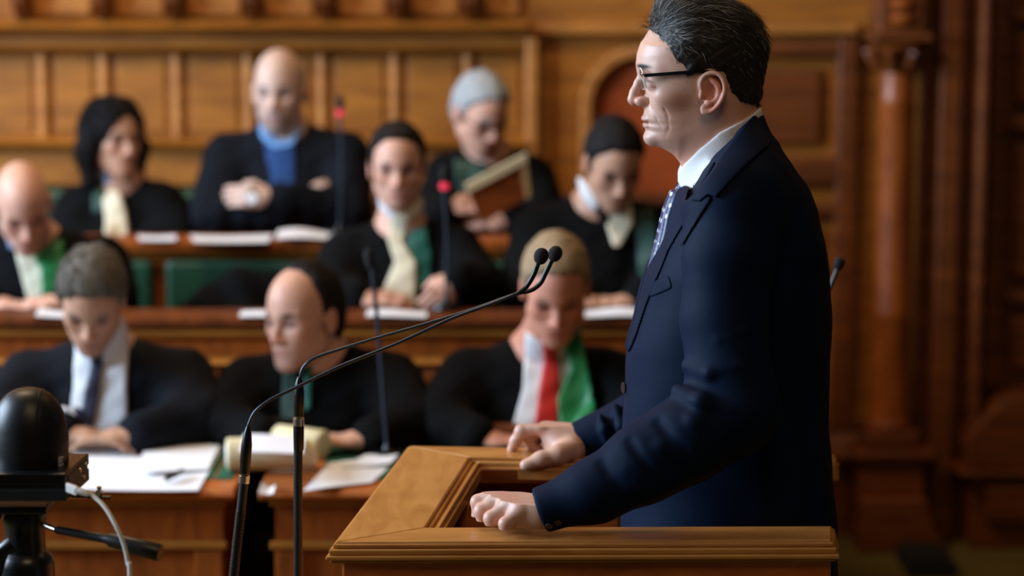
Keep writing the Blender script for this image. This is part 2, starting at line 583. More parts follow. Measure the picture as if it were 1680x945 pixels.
# left wall with two tall window openings (daylight comes through them)
lw = MB()
for y0, y1, z0, z1 in ((0.6, 2.5, 0, 5.2), (4.4, 4.7, 0, 5.2), (6.5, 8.15, 0, 5.2), (2.5, 4.4, 0, 1.6), (2.5, 4.4, 4.4, 5.2), (4.7, 6.5, 0, 1.6), (4.7, 6.5, 4.4, 5.2)):
    lw.box(-5.8, -5.6, y0, y1, z0, z1)
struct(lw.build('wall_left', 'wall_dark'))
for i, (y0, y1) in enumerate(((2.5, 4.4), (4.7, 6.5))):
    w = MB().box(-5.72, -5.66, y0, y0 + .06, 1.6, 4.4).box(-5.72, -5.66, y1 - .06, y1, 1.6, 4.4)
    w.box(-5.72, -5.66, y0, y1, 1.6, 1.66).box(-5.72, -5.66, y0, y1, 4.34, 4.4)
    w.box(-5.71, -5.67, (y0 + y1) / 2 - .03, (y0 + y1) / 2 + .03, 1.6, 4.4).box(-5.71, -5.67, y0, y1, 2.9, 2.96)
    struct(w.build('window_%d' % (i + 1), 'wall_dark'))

# --- upper-left panelling: stiles, rails, brackets
tr = MB()
dep = 0.022
for px in (76, 176, 295, 412, 531, 650, 769):
    tr.box(wx(px - 8), wx(px + 8), WY - dep, WY, wz(228), wz(82))
struct(tr.build('trim_1', 'wall_light', bevel=0.012))
# panel beads: thin raised field of every panel
fld = MB()
xs = [-60, 76, 176, 295, 412, 531, 650, 769, 872]
for a, b in zip(xs[:-1], xs[1:]):
    fld.box(wx(a + 20), wx(b - 20), WY - 0.008, WY, wz(216), wz(96))
struct(fld.build('trim_2', 'wall', bevel=0.012))
# horizontal rails (profiled)
rl = MB()
xl, xr = -5.6, wx(866)
rl.ext_x([(WY, wz(84)), (WY - .05, wz(84)), (WY - .07, wz(76)), (WY - .045, wz(72)), (WY - .045, wz(55)), (WY - .1, wz(52)), (WY - .12, wz(42)), (WY - .08, wz(38)), (WY - .05, wz(34)), (WY, wz(30))], xl, xr)
rl.ext_x([(WY, wz(300)), (WY - .05, wz(300)), (WY - .05, wz(246)), (WY - .08, wz(240)), (WY - .09, wz(232)), (WY - .05, wz(226)), (WY, wz(224))], xl, xr)
struct(rl.build('trim_3', 'wall'))
bk = MB()
for px in (-70, 50, 180, 297, 421, 539, 656, 774):
    bk.ext_x([(WY, wz(32)), (WY - .06, wz(30)), (WY - .09, wz(18)), (WY - .13, wz(4)), (WY - .14, wz(-30)), (WY, wz(-30))], wx(px - 11), wx(px + 11))
struct(bk.build('trim_4', 'wall_dark', bevel=0.006))
bp = MB()
for a, b in ((62, 168), (192, 285), (309, 409), (433, 527), (551, 644), (668, 762), (786, 862)):
    bp.box(wx(a + 8), wx(b - 8), WY - 0.03, WY, wz(26), wz(-60))
struct(bp.build('trim_5', 'wall_light', bevel=0.012))
# pilaster and arch
pl = MB().box(wx(862), wx(884), WY - .07, WY, wz(420), wz(60)).box(wx(884), wx(905), WY - .025, WY, wz(420), wz(88))
pl.box(wx(862), wx(1400), WY - .05, WY, wz(56), wz(38))
struct(pl.build('trim_6', 'wall_light', bevel=0.01))


def arch_ring(cx, cz, ri, ro, y0, y1, zb, mb):
    n = 28; A = [math.pi * k / n for k in range(n + 1)]
    pi_ = [(cx - ri, zb)] + [(cx - ri * math.cos(a), cz + ri * math.sin(a)) for a in A] + [(cx + ri, zb)]
    po = [(cx - ro, zb)] + [(cx - ro * math.cos(a), cz + ro * math.sin(a)) for a in A] + [(cx + ro, zb)]
    m = len(pi_)
    for k in range(m - 1):
        q = [pi_[k], pi_[k + 1], po[k + 1], po[k]]
        mb.add([(x, y0, z) for x, z in q] + [(x, y1, z) for x, z in q], [(0, 1, 2, 3), (4, 5, 6, 7), (0, 1, 5, 4), (1, 2, 6, 5), (2, 3, 7, 6), (3, 0, 4, 7)])
    return mb


acx, acz = wx(1052), wz(175)
ar = arch_ring(acx, acz, .165, .205, WY - .055, WY, wz(420), MB())
struct(ar.build('trim_7', 'wall_light', bevel=0.008))
n = 28
nich = MB().ext_y([(acx - .165, wz(420))] + [(acx - .165 * math.cos(math.pi * k / n), acz + .165 * math.sin(math.pi * k / n)) for k in range(n + 1)] + [(acx + .165, wz(420))], WY - .008, WY)
struct(nich.build('trim_8', 'niche'))
# panels between arch and column
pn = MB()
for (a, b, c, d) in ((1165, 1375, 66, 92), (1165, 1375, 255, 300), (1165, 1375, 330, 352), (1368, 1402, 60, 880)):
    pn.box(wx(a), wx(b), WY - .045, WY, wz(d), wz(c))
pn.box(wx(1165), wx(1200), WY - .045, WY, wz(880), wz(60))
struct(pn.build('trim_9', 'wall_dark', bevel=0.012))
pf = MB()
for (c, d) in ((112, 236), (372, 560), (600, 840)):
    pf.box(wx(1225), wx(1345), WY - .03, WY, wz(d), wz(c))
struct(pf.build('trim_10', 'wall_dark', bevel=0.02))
# cornice dado on the right
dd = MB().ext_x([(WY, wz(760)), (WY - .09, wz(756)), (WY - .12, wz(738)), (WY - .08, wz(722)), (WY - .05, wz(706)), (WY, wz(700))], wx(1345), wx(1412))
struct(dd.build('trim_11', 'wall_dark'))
# deep jamb right of the column and the dark door
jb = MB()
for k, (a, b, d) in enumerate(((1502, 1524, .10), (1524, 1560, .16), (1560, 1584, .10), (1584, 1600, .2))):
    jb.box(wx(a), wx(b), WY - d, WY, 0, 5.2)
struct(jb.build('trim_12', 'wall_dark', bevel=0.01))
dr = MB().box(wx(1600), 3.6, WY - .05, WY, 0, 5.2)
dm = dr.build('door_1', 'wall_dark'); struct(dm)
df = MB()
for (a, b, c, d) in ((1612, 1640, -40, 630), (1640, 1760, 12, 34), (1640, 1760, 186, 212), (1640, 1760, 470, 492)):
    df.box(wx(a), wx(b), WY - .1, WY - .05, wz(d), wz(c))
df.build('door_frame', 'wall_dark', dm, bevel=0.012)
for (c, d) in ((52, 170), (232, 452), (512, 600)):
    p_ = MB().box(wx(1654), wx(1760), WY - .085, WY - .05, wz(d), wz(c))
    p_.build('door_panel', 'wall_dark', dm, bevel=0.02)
# curved plinth block at the foot of the door
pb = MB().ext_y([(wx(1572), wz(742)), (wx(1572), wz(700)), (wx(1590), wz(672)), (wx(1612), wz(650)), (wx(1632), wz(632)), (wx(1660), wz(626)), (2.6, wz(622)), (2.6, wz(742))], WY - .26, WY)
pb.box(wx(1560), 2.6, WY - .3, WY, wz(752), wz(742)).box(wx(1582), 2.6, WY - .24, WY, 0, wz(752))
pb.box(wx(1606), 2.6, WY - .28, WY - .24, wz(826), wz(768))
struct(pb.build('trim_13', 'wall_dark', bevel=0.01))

# --- engaged column
CYc = WY - .14
ccx = P(1466, 400, CYc)[0]
def cz(py): return P(840, py, CYc)[2]
colm = thing('column', 'carved oak half column on a tall pedestal against the panelled wall', 'column', (ccx, CYc, 0))
sh = MB().lathe((ccx, CYc, 0), [(.066, cz(700)), (.072, cz(694)), (.066, cz(686)), (.062, cz(680)), (.0615, cz(520)), (.066, cz(514)), (.062, cz(508)), (.058, cz(170)), (.062, cz(164)), (.058, cz(158)), (.057, cz(118))], 40)
sh.build('shaft', 'bench', colm, smooth=True)
cp = MB().lathe((ccx, CYc, 0), [(.058, cz(118)), (.07, cz(112)), (.06, cz(106)), (.066, cz(96)), (.085, cz(84)), (.098, cz(74)), (.08, cz(68))], 32)
for k in range(8):
    a = 2 * math.pi * (k + .5) / 8
    c0 = np.array([ccx, CYc, 0]); dr_ = np.array([math.cos(a), math.sin(a), 0])
    cp.tube([c0 + dr_ * .062 + [0, 0, cz(110)], c0 + dr_ * .085 + [0, 0, cz(96)], c0 + dr_ * .104 + [0, 0, cz(82)], c0 + dr_ * .112 + [0, 0, cz(88)]], [.018, .02, .016, .01], 8)
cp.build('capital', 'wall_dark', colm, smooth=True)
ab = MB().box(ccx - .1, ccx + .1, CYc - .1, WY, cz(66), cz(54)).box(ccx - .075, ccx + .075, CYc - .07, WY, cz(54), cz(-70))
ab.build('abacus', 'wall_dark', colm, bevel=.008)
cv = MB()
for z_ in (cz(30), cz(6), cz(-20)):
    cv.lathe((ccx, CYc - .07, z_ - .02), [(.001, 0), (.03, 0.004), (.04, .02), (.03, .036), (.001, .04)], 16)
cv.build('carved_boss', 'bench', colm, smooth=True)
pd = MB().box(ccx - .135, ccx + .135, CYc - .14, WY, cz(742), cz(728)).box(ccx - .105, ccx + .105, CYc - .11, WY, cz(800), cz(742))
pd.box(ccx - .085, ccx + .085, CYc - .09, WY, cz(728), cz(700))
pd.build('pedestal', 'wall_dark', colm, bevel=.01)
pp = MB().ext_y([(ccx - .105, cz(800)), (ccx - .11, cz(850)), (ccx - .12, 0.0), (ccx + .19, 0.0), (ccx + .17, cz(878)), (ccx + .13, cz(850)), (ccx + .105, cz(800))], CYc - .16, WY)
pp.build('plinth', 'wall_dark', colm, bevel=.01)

# black floor box right of the plinth
fx0 = PZ(1468, 912, 0.0); fx1 = PZ(1545, 912, 0.0)
fb = tag(MB().box(fx0[0], fx1[0], fx0[1] - .28, fx0[1], 0, .045).box(fx0[0] + .02, fx1[0] - .02, fx0[1] - .26, fx0[1] - .02, .045, .055).build('floor_box', 'rubber_black', bevel=.005),
         'low black box on the floor in front of the column plinth', 'box')

# --- raised tiers
XR = 0.62
struct(MB().box(-5.6, XR, 5.86, WY, 0, .22).build('floor', 'bench'))
struct(MB().box(-5.6, XR, 6.66, WY, .22, .42).build('floor', 'bench'))

# ================================================================== BENCHES AND DESKS
# middle desk (row in front of the middle row of people)
YM = 5.9
def mz(py): return P(840, py, YM)[2]
def mx(px): return P(px, 560, YM)[0]
md = thing('bench_desk', 'long dark oak bench desk with moulded front running behind the front row', 'desk', (-1, YM, .22))
zt = mz(519)
MB().ext_x([(YM, zt - .03), (YM - .02, zt - .024), (YM - .02, zt - .006), (YM - .005, zt), (YM + .13, zt), (YM + .3, zt - .10), (YM + .3, zt - .13), (YM + .1, zt - .03)], -3.2, XR).build('desk_top', 'bench_top', md)
MB().box(-3.2, XR, YM + .01, YM + .035, 0.0, zt - .03).build('front_board', 'bench', md)
mo = MB()
mo.ext_x([(YM + .01, mz(556)), (YM - .004, mz(554)), (YM - .012, mz(548)), (YM - .004, mz(542)), (YM + .01, mz(540))], -3.2, XR)
mo.ext_x([(YM + .01, mz(606)), (YM - .01, mz(604)), (YM - .03, mz(594)), (YM - .012, mz(588)), (YM + .01, mz(586))], -3.2, XR)
mo.build('moulding', 'wall', md)
for px in (-240, -60, 120, 345, 540, 712, 900, 1050):
    MB().box(mx(px - 16), mx(px + 16), YM - .015, YM + .01, 0.05, mz(606)).build('stile', 'bench', md, bevel=.006)
MB().box(-3.2, XR, YM - .02, YM + .01, 0, .14).build('plinth', 'bench', md, bevel=.006)

# middle bench seat + back (green leather) fixed on the front of the upper desk
YB = 6.66
def bz(py): return P(840, py, YB)[2]
def bx(px): return P(px, 450, YB)[0]
ud = thing('bench_desk', 'long oak bench desk behind the middle row with green leather panels on its front', 'desk', (-1, YB, .42))
zu = bz(393)
MB().ext_x([(YB, zu - .035), (YB - .025, zu - .028), (YB - .025, zu - .006), (YB - .01, zu), (YB + .12, zu), (YB + .30, zu - .10), (YB + .30, zu - .13), (YB + .1, zu - .035)], -3.2, XR).build('desk_top', 'bench', ud)
MB().box(-3.2, XR, YB + .012, YB + .04, .22, zu - .03).build('front_board', 'bench', ud)
MB().ext_x([(YB + .012, bz(424)), (YB - .004, bz(422)), (YB - .01, bz(414)), (YB - .002, bz(408)), (YB + .012, bz(406))], -3.2, XR).build('moulding', 'wall', ud)
for a, b in ((-420, -190), (-150, 40), (80, 252), (272, 528), (572, 760), (786, 962), (1000, 1120)):
    g = MB().box(bx(a), bx(b), YB - .02, YB + .012, bz(560), bz(426))
    g.build('leather_panel', 'leather', ud, bevel=.016)
YS = 6.3
sb = thing('bench', 'green leather bench seat behind the middle desk', 'bench', (-1, YS, .22))
MB().box(-3.2, XR, YS - .12, YB + .01, .56, .64).build('seat', 'leather', sb, bevel=.02)
MB().box(-3.2, XR, YS - .06, YB, .22, .56).build('seat_base', 'bench', sb)
tb = thing('bench', 'green leather bench with a low back against the panelled wall', 'bench', (-1, 7.4, .42))
MB().box(-3.2, XR, 7.0, 7.42, .76, .84).build('seat', 'leather', tb, bevel=.02)
MB().box(-3.2, XR, 7.06, 7.4, .42, .76).build('seat_base', 'bench', tb)
MB().box(-3.2, P(585, 312, 7.42)[0], 7.42, 7.5, .42, P(840, 312, 7.42)[2]).build('backrest', 'leather', tb, bevel=.02)
MB().box(P(587, 312, 7.42)[0], XR, 7.42, 7.5, .42, P(840, 318, 7.42)[2]).build('backrest_board', 'wall_dark', tb, bevel=.02)

# front table: two oak tables with a gap
YF = 4.92
def fz(py): return P(840, py, YF)[2]
def fxx(px): return P(px, 830, YF)[0]
ztab = fz(802)
def table(a, b, label, felt):
    x0, x1 = (a if a < 0 and a < -3 else fxx(a)), fxx(b)
    t = thing('table', label, 'table', ((x0 + x1) / 2, YF + .3, 0))
    MB().ext_x([(YF, ztab - .026), (YF - .012, ztab - .014), (YF, ztab), (YF + .54, ztab), (YF + .54, ztab - .026)], x0, x1).build('table_top', 'lectern_apron', t, bevel=.003)
    MB().box(x0 + .03, x1 - .03, YF + .035, YF + .055, .0, ztab - .026).build('front_panel', 'bench', t)
    MB().box(x0 + .02, x1 - .02, YF + .015, YF + .035, fz(905), fz(893)).box(x0 + .02, x1 - .02, YF + .015, YF + .035, fz(833), fz(824)).build('moulding', 'wall', t, bevel=.003)
    for q in np.linspace(x0 + .06, x1 - .06, 4 if x1 - x0 < 1 else 7):
        MB().box(q - .03, q + .03, YF + .02, YF + .035, .0, fz(905)).build('stile', 'bench', t, bevel=.003)
    for xx in (x0 + .03, x1 - .055):
        MB().box(xx, xx + .025, YF + .055, YF + .5, 0, ztab - .026).build('side_panel', 'bench', t)
    for fa, fb_ in felt:
        MB().box(fxx(fa), fxx(fb_), YF + .08, YF + .5, ztab, ztab + .003).build('writing_felt', 'felt', t)
    return t
table(-3.3, 385, 'oak table with white papers on green felt, behind the dome camera', [(-200, 340), (345, 372)])
table(425, 1040, 'oak table behind the slanted microphones, partly hidden by the lectern', [(520, 660), (700, 900)])


def sheet(name, quad, z, label, mat='paper', group=None, curl=0.004, cat='paper', thick=.0015):
    """a sheet of paper, slightly waved; quad = 4 world xy corners"""
    n = 10; mb = MB(); q = [np.array(p[:2]) for p in quad]; top = []
    ph = random.random() * 6
    for i in range(n + 1):
        for j in range(n + 1):
            u, v = i / n, j / n
            p = (q[0] * (1 - u) + q[1] * u) * (1 - v) + (q[3] * (1 - u) + q[2] * u) * v
            top.append((p[0], p[1], z + curl * (math.sin(u * 4 + ph) * .5 + .5) * (.4 + .6 * v) + thick))
    bot = [(a, b, c - thick) for a, b, c in top]
    k = (n + 1) ** 2
    f = []
    for i in range(n):
        for j in range(n):
            a = i * (n + 1) + j; f.append((a, a + n + 1, a + n + 2, a + 1)); f.append((a + k, a + 1 + k, a + n + 2 + k, a + n + 1 + k))
    rim = [i * (n + 1) for i in range(n + 1)] + [n * (n + 1) + j for j in range(1, n + 1)] + [i * (n + 1) + n for i in range(n - 1, -1, -1)] + [j for j in range(n - 1, 0, -1)]
    for a, b in zip(rim, rim[1:] + rim[:1]): f.append((a, b, b + k, a + k))
    mb.add(top + bot, f)
    o = mb.build(name, mat, smooth=False)
    return tag(o, label, cat, group)


def on(px, py, z): return PZ(px, py, z)
zp = ztab + .0035
def Q(z, *pp): return [on(x, y, z) for x, y in pp]
sheet('paper_sheet', Q(zp, (118, 806), (325, 806), (372, 724), (120, 724)), zp, 'large white sheet spread on the table behind the dome camera', curl=.006)
sheet('paper_sheet', Q(zp + .008, (232, 778), (340, 770), (366, 722), (236, 724)), zp + .008, 'white page lying on top of the large sheet beside the rolled document', curl=.005)
sheet('paper_sheet', Q(zp + .008, (112, 744), (210, 742), (206, 712), (112, 712)), zp + .008, 'white page under the hands of the grey-haired man with the dark tie', curl=.004)
sheet('paper_sheet', Q(zp, (497, 808), (610, 792), (655, 752), (540, 764)), zp, 'white sheet on the right table between microphone and lectern', curl=.006)
sheet('paper_sheet', Q(zp + .007, (560, 768), (640, 762), (660, 742), (600, 748)), zp + .007, 'smaller white sheet nearest the lectern on the right table', curl=.004)
sheet('paper_sheet', Q(zp, (424, 812), (448, 812), (452, 800), (430, 800)), zp, 'small crumpled white paper at the left corner of the right table', curl=.012)
# dark pen on the large sheet
a = on(270, 786, zp + .016); b = on(302, 772, zp + .016)
tag(MB().tube([a, a * .9 + b * .1, a * .1 + b * .9, b], [.002, .006, .006, .003], 10).build('pen', 'black_plastic', smooth=True), 'dark pen lying on the large white sheet', 'pen')
# bulging cream documents / rolls at the left end of the right table
def scroll(label, pa, pb, r, z, mat, h):
    A = on(*pa, z); B = on(*pb, z)
    t = thing('paper_roll', label, 'paper roll', (A + B) / 2)
    A[2] = B[2] = z + r
    dirv = (B - A) / np.linalg.norm(B - A)
    mb = MB(); prof = []
    mb.lathe(A, [(r * .9, 0), (r, .004), (r, np.linalg.norm(B - A) - .004), (r * .9, np.linalg.norm(B - A))], 28, axis=dirv)
    mb.build('sheet', mat, t, smooth=True)
    MB().lathe(A - dirv * .002, [(r * .62, 0), (r * .7, .003), (r * .5, .004)], 24, axis=dirv).build('rolled_end', 'paper', t, smooth=True)
    return t
scroll('thick cream roll of papers with a white sheet on it, near the table gap', (372, 772), (520, 768), .036, zp + .001, 'paper_warm', 0)
scroll('pale yellow curled roll behind the thick cream roll', (455, 742), (532, 752), .032, zp + .001, 'paper_warm', 0)
sheet('paper_sheet', [p for p in Q(ztab + .08, (392, 740), (498, 742), (500, 716), (400, 712))], ztab + .076, 'white sheet resting on top of the thick cream roll', curl=.004)
# dark desk organiser
c0 = on(425, 738, ztab); c0[1] += .10
do = thing('desk_organiser', 'dark desk stand behind the cream paper rolls', 'organiser', c0)
MB().box(c0[0] - .07, c0[0] + .075, c0[1] - .04, c0[1] + .04, ztab + .003, ztab + .06).build('tray', 'black_plastic', do, bevel=.006)
MB().lathe((c0[0] - .045, c0[1], ztab + .06), [(.016, 0), (.016, .035), (.010, .045), (.001, .05)], 20).build('inkwell', 'black_plastic', do, smooth=True)
# small brown box and white cup near the red-tie man
c1 = P(820, 712, 5.3)
tag(MB().box(c1[0] - .042, c1[0] + .042, 5.27, 5.33, ztab + .003, ztab + .058).build('card_box', 'wall_dark', bevel=.004), 'small brown box standing in front of the man with the red tie', 'box')
c2 = on(785, 742, zp)
tag(MB().lathe((c2[0], c2[1], zp), [(.012, 0), (.017, .002), (.020, .028), (.018, .03), (.015, .005)], 24).build('cup', 'paper', smooth=True), 'small white cup left of the brown box', 'cup')

# papers on the ledges
zu2 = zu + .001; zm2 = zt + .001
sheet('paper_sheet', Q(zu2, (318, 398), (440, 398), (448, 388), (312, 388)), zu2, 'white papers on the upper desk under the man with the watch', curl=.005)
sheet('paper_sheet', Q(zu2, (452, 397), (545, 395), (545, 386), (456, 387)), zu2 + .004, 'raised white papers on the upper desk right of the watch man', curl=.016)
sheet('paper_sheet', Q(zu2, (228, 395), (290, 395), (288, 388), (226, 388)), zu2, 'white paper on the upper desk beside the dark-haired woman', curl=.004)
sheet('paper_sheet', Q(zm2, (392, 521), (505, 521), (500, 514), (396, 514)), zm2, 'white paper on the middle desk below the black bag', curl=.006)
sheet('paper_sheet', Q(zm2, (600, 521), (700, 521), (700, 513), (604, 513)), zm2, 'white paper under the hands of the man with the long cream jabot', curl=.008)
sheet('paper_sheet', Q(zm2, (58, 521), (150, 521), (150, 512), (64, 512)), zm2, 'white paper under the hand of the bald man at the left', curl=.012)
sheet('paper_sheet', Q(zm2, (960, 521), (1052, 521), (1046, 511), (960, 511)), zm2, 'white paper on the middle desk in front of the reading man', curl=.01)

# black bag on the middle bench
F = Field(P(280, 560, 6.2) + [-.05, -.3, -.5], P(480, 420, 6.5) + [.1, .3, .1], .009)
cb = P(390, 500, 6.42)
F.put([ell(cb + [-.02, 0, -.06], (.15, .1, .12)), ell(cb + [.08, .02, -.03], (.1, .09, .11)), ell(cb + [-.1, -.02, -.08], (.08, .08, .08)), ell(cb + [.02, 0, .05], (.08, .06, .05))], k=.05)
F.put(chain([cb + [0, 0, -.1], cb + [0, 0, .635 + .13 - cb[2]]], [.12, .13]), k=.06)
F.put(cap(cb + [-.1, -.08, .02], cb + [.1, -.1, -.02], .016), k=.02)
F.F += (0.006 * np.sin(F.ax[0][:, None, None] * 55 + F.ax[2][None, None, :] * 30)).astype(np.float32)
tag(field_obj(F, 'bag', 'black_cloth', None), 'slumped black bag on the green bench between two robed men', 'bag')


# ================================================================== TABLE MICROPHONES OF THE ROWS
def row_mic(label, pts, Y, zbase, led_at=None, r=.0045, head=.011, led=False, group=None):
    P3 = [P(x, y, Y) for x, y in pts]
    base = P3[-1].copy(); base[2] = zbase
    t = thing('gooseneck_microphone', label, 'microphone', base)
    P3[-1] = base
    S = spline(P3, 8)
    MB().tube(S, r, 10).build('gooseneck', 'grey_metal', t, smooth=True)
    d = (P3[0] - P3[1]); d /= np.linalg.norm(d)
    MB().lathe(P3[0] - d * .012, [(.004, -.012), (head * .8, -.004), (head, .008), (head, .024), (head * .6, .034), (.001, .037)], 20, axis=d).build('windscreen', 'black_foam', t, smooth=True)
    if led:
        MB().lathe(P3[0] - d * .036, [(head * .8, 0), (head * 1.05, .002), (head * 1.05, .016), (head * .8, .018)], 24, axis=d).build('light_ring', 'red_led', t, smooth=True)
    MB().lathe(base, [(.034, 0), (.036, .004), (.034, .012), (.012, .018), (.006, .03)], 28).build('base', 'black_plastic', t, smooth=True)
    return t
row_mic('microphone with a red light ring in front of the man with the watch', [(558, 170), (558, 195), (560, 280), (557, 385)], YB + .08, zu + .003, led=True)
row_mic('microphone with a glowing red ring in front of the man holding the folder', [(729, 288), (729, 310), (733, 400), (731, 514)], YM + .1, zt + .003, led=True)
row_mic('thin table microphone rising between the cream roll and the lectern', [(606, 425), (612, 455), (622, 560), (636, 770)], YF + .3, ztab + .003, r=.005)

# ================================================================== THE LECTERN
ZR = 1.12
OUT = [PZ(551, 889, ZR), PZ(672, 731, ZR), PZ(1366, 744, ZR), PZ(1364, 886, ZR)]       # outer corners: near-left, far-left, far-right, near-right
lec = thing('lectern', 'large oak lectern box with wide flat rim around the speaker', 'lectern', ((OUT[0] + OUT[2]) / 2 * [1, 1, 0]))


def off_line(a, b, d):
    e = (b - a)[:2]; nrm = np.array([e[1], -e[0]]) / np.linalg.norm(e)
    return a[:2] + nrm * d, b[:2] + nrm * d


def inter(l1, l2):
    (p, p2), (q, q2) = l1, l2; r = p2 - p; s_ = q2 - q
    t = ((q - p)[0] * s_[1] - (q - p)[1] * s_[0]) / (r[0] * s_[1] - r[1] * s_[0]); return p + r * t


def uring(dn, dl, df, dr=0.0):
    """corners NL, FL, FR, NR of the U inset by dn (near), dl (left), df (far); negative = outwards"""
    NL, FL, FR, NR = OUT
    ln = off_line(NR, NL, dn); ll = off_line(NL, FL, dl); lf = off_line(FL, FR, df); lr = off_line(FR, NR, dr)
    return [inter(ln, ll), inter(ll, lf), inter(lf, lr), inter(lr, ln)]


def ulayer(A, B, z0, z1, parts=(0, 1, 2)):
    """U-shaped slab between outline A (outer) and B (inner); one MB per arm"""
    res = []
    segs = [(3, 0), (0, 1), (1, 2)]  # near, left, far
    for s_ in parts:
        i, j = segs[s_]
        q = [A[i], A[j], B[j], B[i]]
        res.append(MB().hexa([(x, y, z0) for x, y in q], [(x, y, z1) for x, y in q]))
    return res


wN, wL, wF = .086, .117, .082
A0 = uring(0, 0, 0); B0 = uring(wN, wL, wF)
NM = ['lectern', 'lectern_side', 'lectern']
for mb, mt in zip(ulayer(A0, B0, ZR - .022, ZR), NM):
    mb.build('rim_board', mt, lec, bevel=.0025)
# stepped outer moulding under the rim
def umold(name, steps, mats):
    for s_ in range(3):
        mb = MB()
        for (o, i, z0, z1) in steps:
            mb2 = ulayer(uring(-o, -o, -o, -o), uring(i, i, i), z0, z1, (s_,))[0]
            mb.add(mb2.v, mb2.f)
        mb.build(name, mats[s_], lec, bevel=.0022)
umold('outer_moulding', [(.004, .02, ZR - .010, ZR - .003), (.009, .02, ZR - .019, ZR - .010), (.013, .03, ZR - .026, ZR - .019), (.008, .03, ZR - .031, ZR - .026)], NM)
# end bead across the open right end of the near arm
q = [A0[3], B0[3]]
e = OUT[3][:2] - OUT[0][:2]; e = e / np.linalg.norm(e)
for (i, j) in ((3, 3), (2, 2)):
    a_, b_ = A0[i], B0[i]
    MB().hexa([(a_[0] - e[0] * .002, a_[1], ZR - .03), (a_[0] + .012, a_[1], ZR - .03), (b_[0] + .012, b_[1], ZR - .03), (b_[0] - e[0] * .002, b_[1], ZR - .03)],
              [(a_[0] - e[0] * .002, a_[1], ZR - .0005), (a_[0] + .005, a_[1], ZR - .006), (b_[0] + .005, b_[1], ZR - .006), (b_[0] - e[0] * .002, b_[1], ZR - .0005)]).build('end_moulding', 'lectern', lec, bevel=.001)
# inner lip
for s_ in range(3):
    mb = MB()
    for (o, i, z0, z1) in ((0, .006, ZR - .02, ZR - .006), (.006, .013, ZR - .02, ZR - .011), (.013, .019, ZR - .03, ZR - .005), (.019, .024, ZR - .034, ZR - .013)):
        m2 = ulayer(uring(wN + o, wL + o, wF + o), uring(wN + i, wL + i, wF + i), z0, z1, (s_,))[0]; mb.add(m2.v, m2.f)
    mb.build('inner_moulding', NM[s_], lec, bevel=.0015)
# apron and walls down to the platform
AP = ['lectern_apron', 'lectern_apron', 'lectern_apron']
for mb, mt in zip(ulayer(uring(.004, .008, .004), uring(.03, .034, .03), ZR - .075, ZR - .031), AP):
    mb.build('apron', mt, lec, bevel=.003)
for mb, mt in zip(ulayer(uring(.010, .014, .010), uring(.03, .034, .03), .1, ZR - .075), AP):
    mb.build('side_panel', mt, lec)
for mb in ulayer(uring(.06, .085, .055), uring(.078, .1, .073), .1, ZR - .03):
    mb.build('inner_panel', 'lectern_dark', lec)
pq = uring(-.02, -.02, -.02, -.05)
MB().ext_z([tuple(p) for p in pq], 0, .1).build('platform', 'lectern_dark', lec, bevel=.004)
# shelf box inside the left end
yI = uring(0, 0, .11)[1][1]
sa = P(775, 780, yI); sbx = P(1000, 780, yI)
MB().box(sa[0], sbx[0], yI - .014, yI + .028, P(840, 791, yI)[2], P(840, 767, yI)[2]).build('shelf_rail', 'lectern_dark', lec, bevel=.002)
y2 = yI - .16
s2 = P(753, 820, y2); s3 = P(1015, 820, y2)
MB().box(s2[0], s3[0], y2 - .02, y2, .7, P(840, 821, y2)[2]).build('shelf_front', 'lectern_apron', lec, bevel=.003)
MB().box(s2[0], s3[0], y2, yI + .02, .86, .88).build('shelf', 'lectern_dark', lec, bevel=.002)

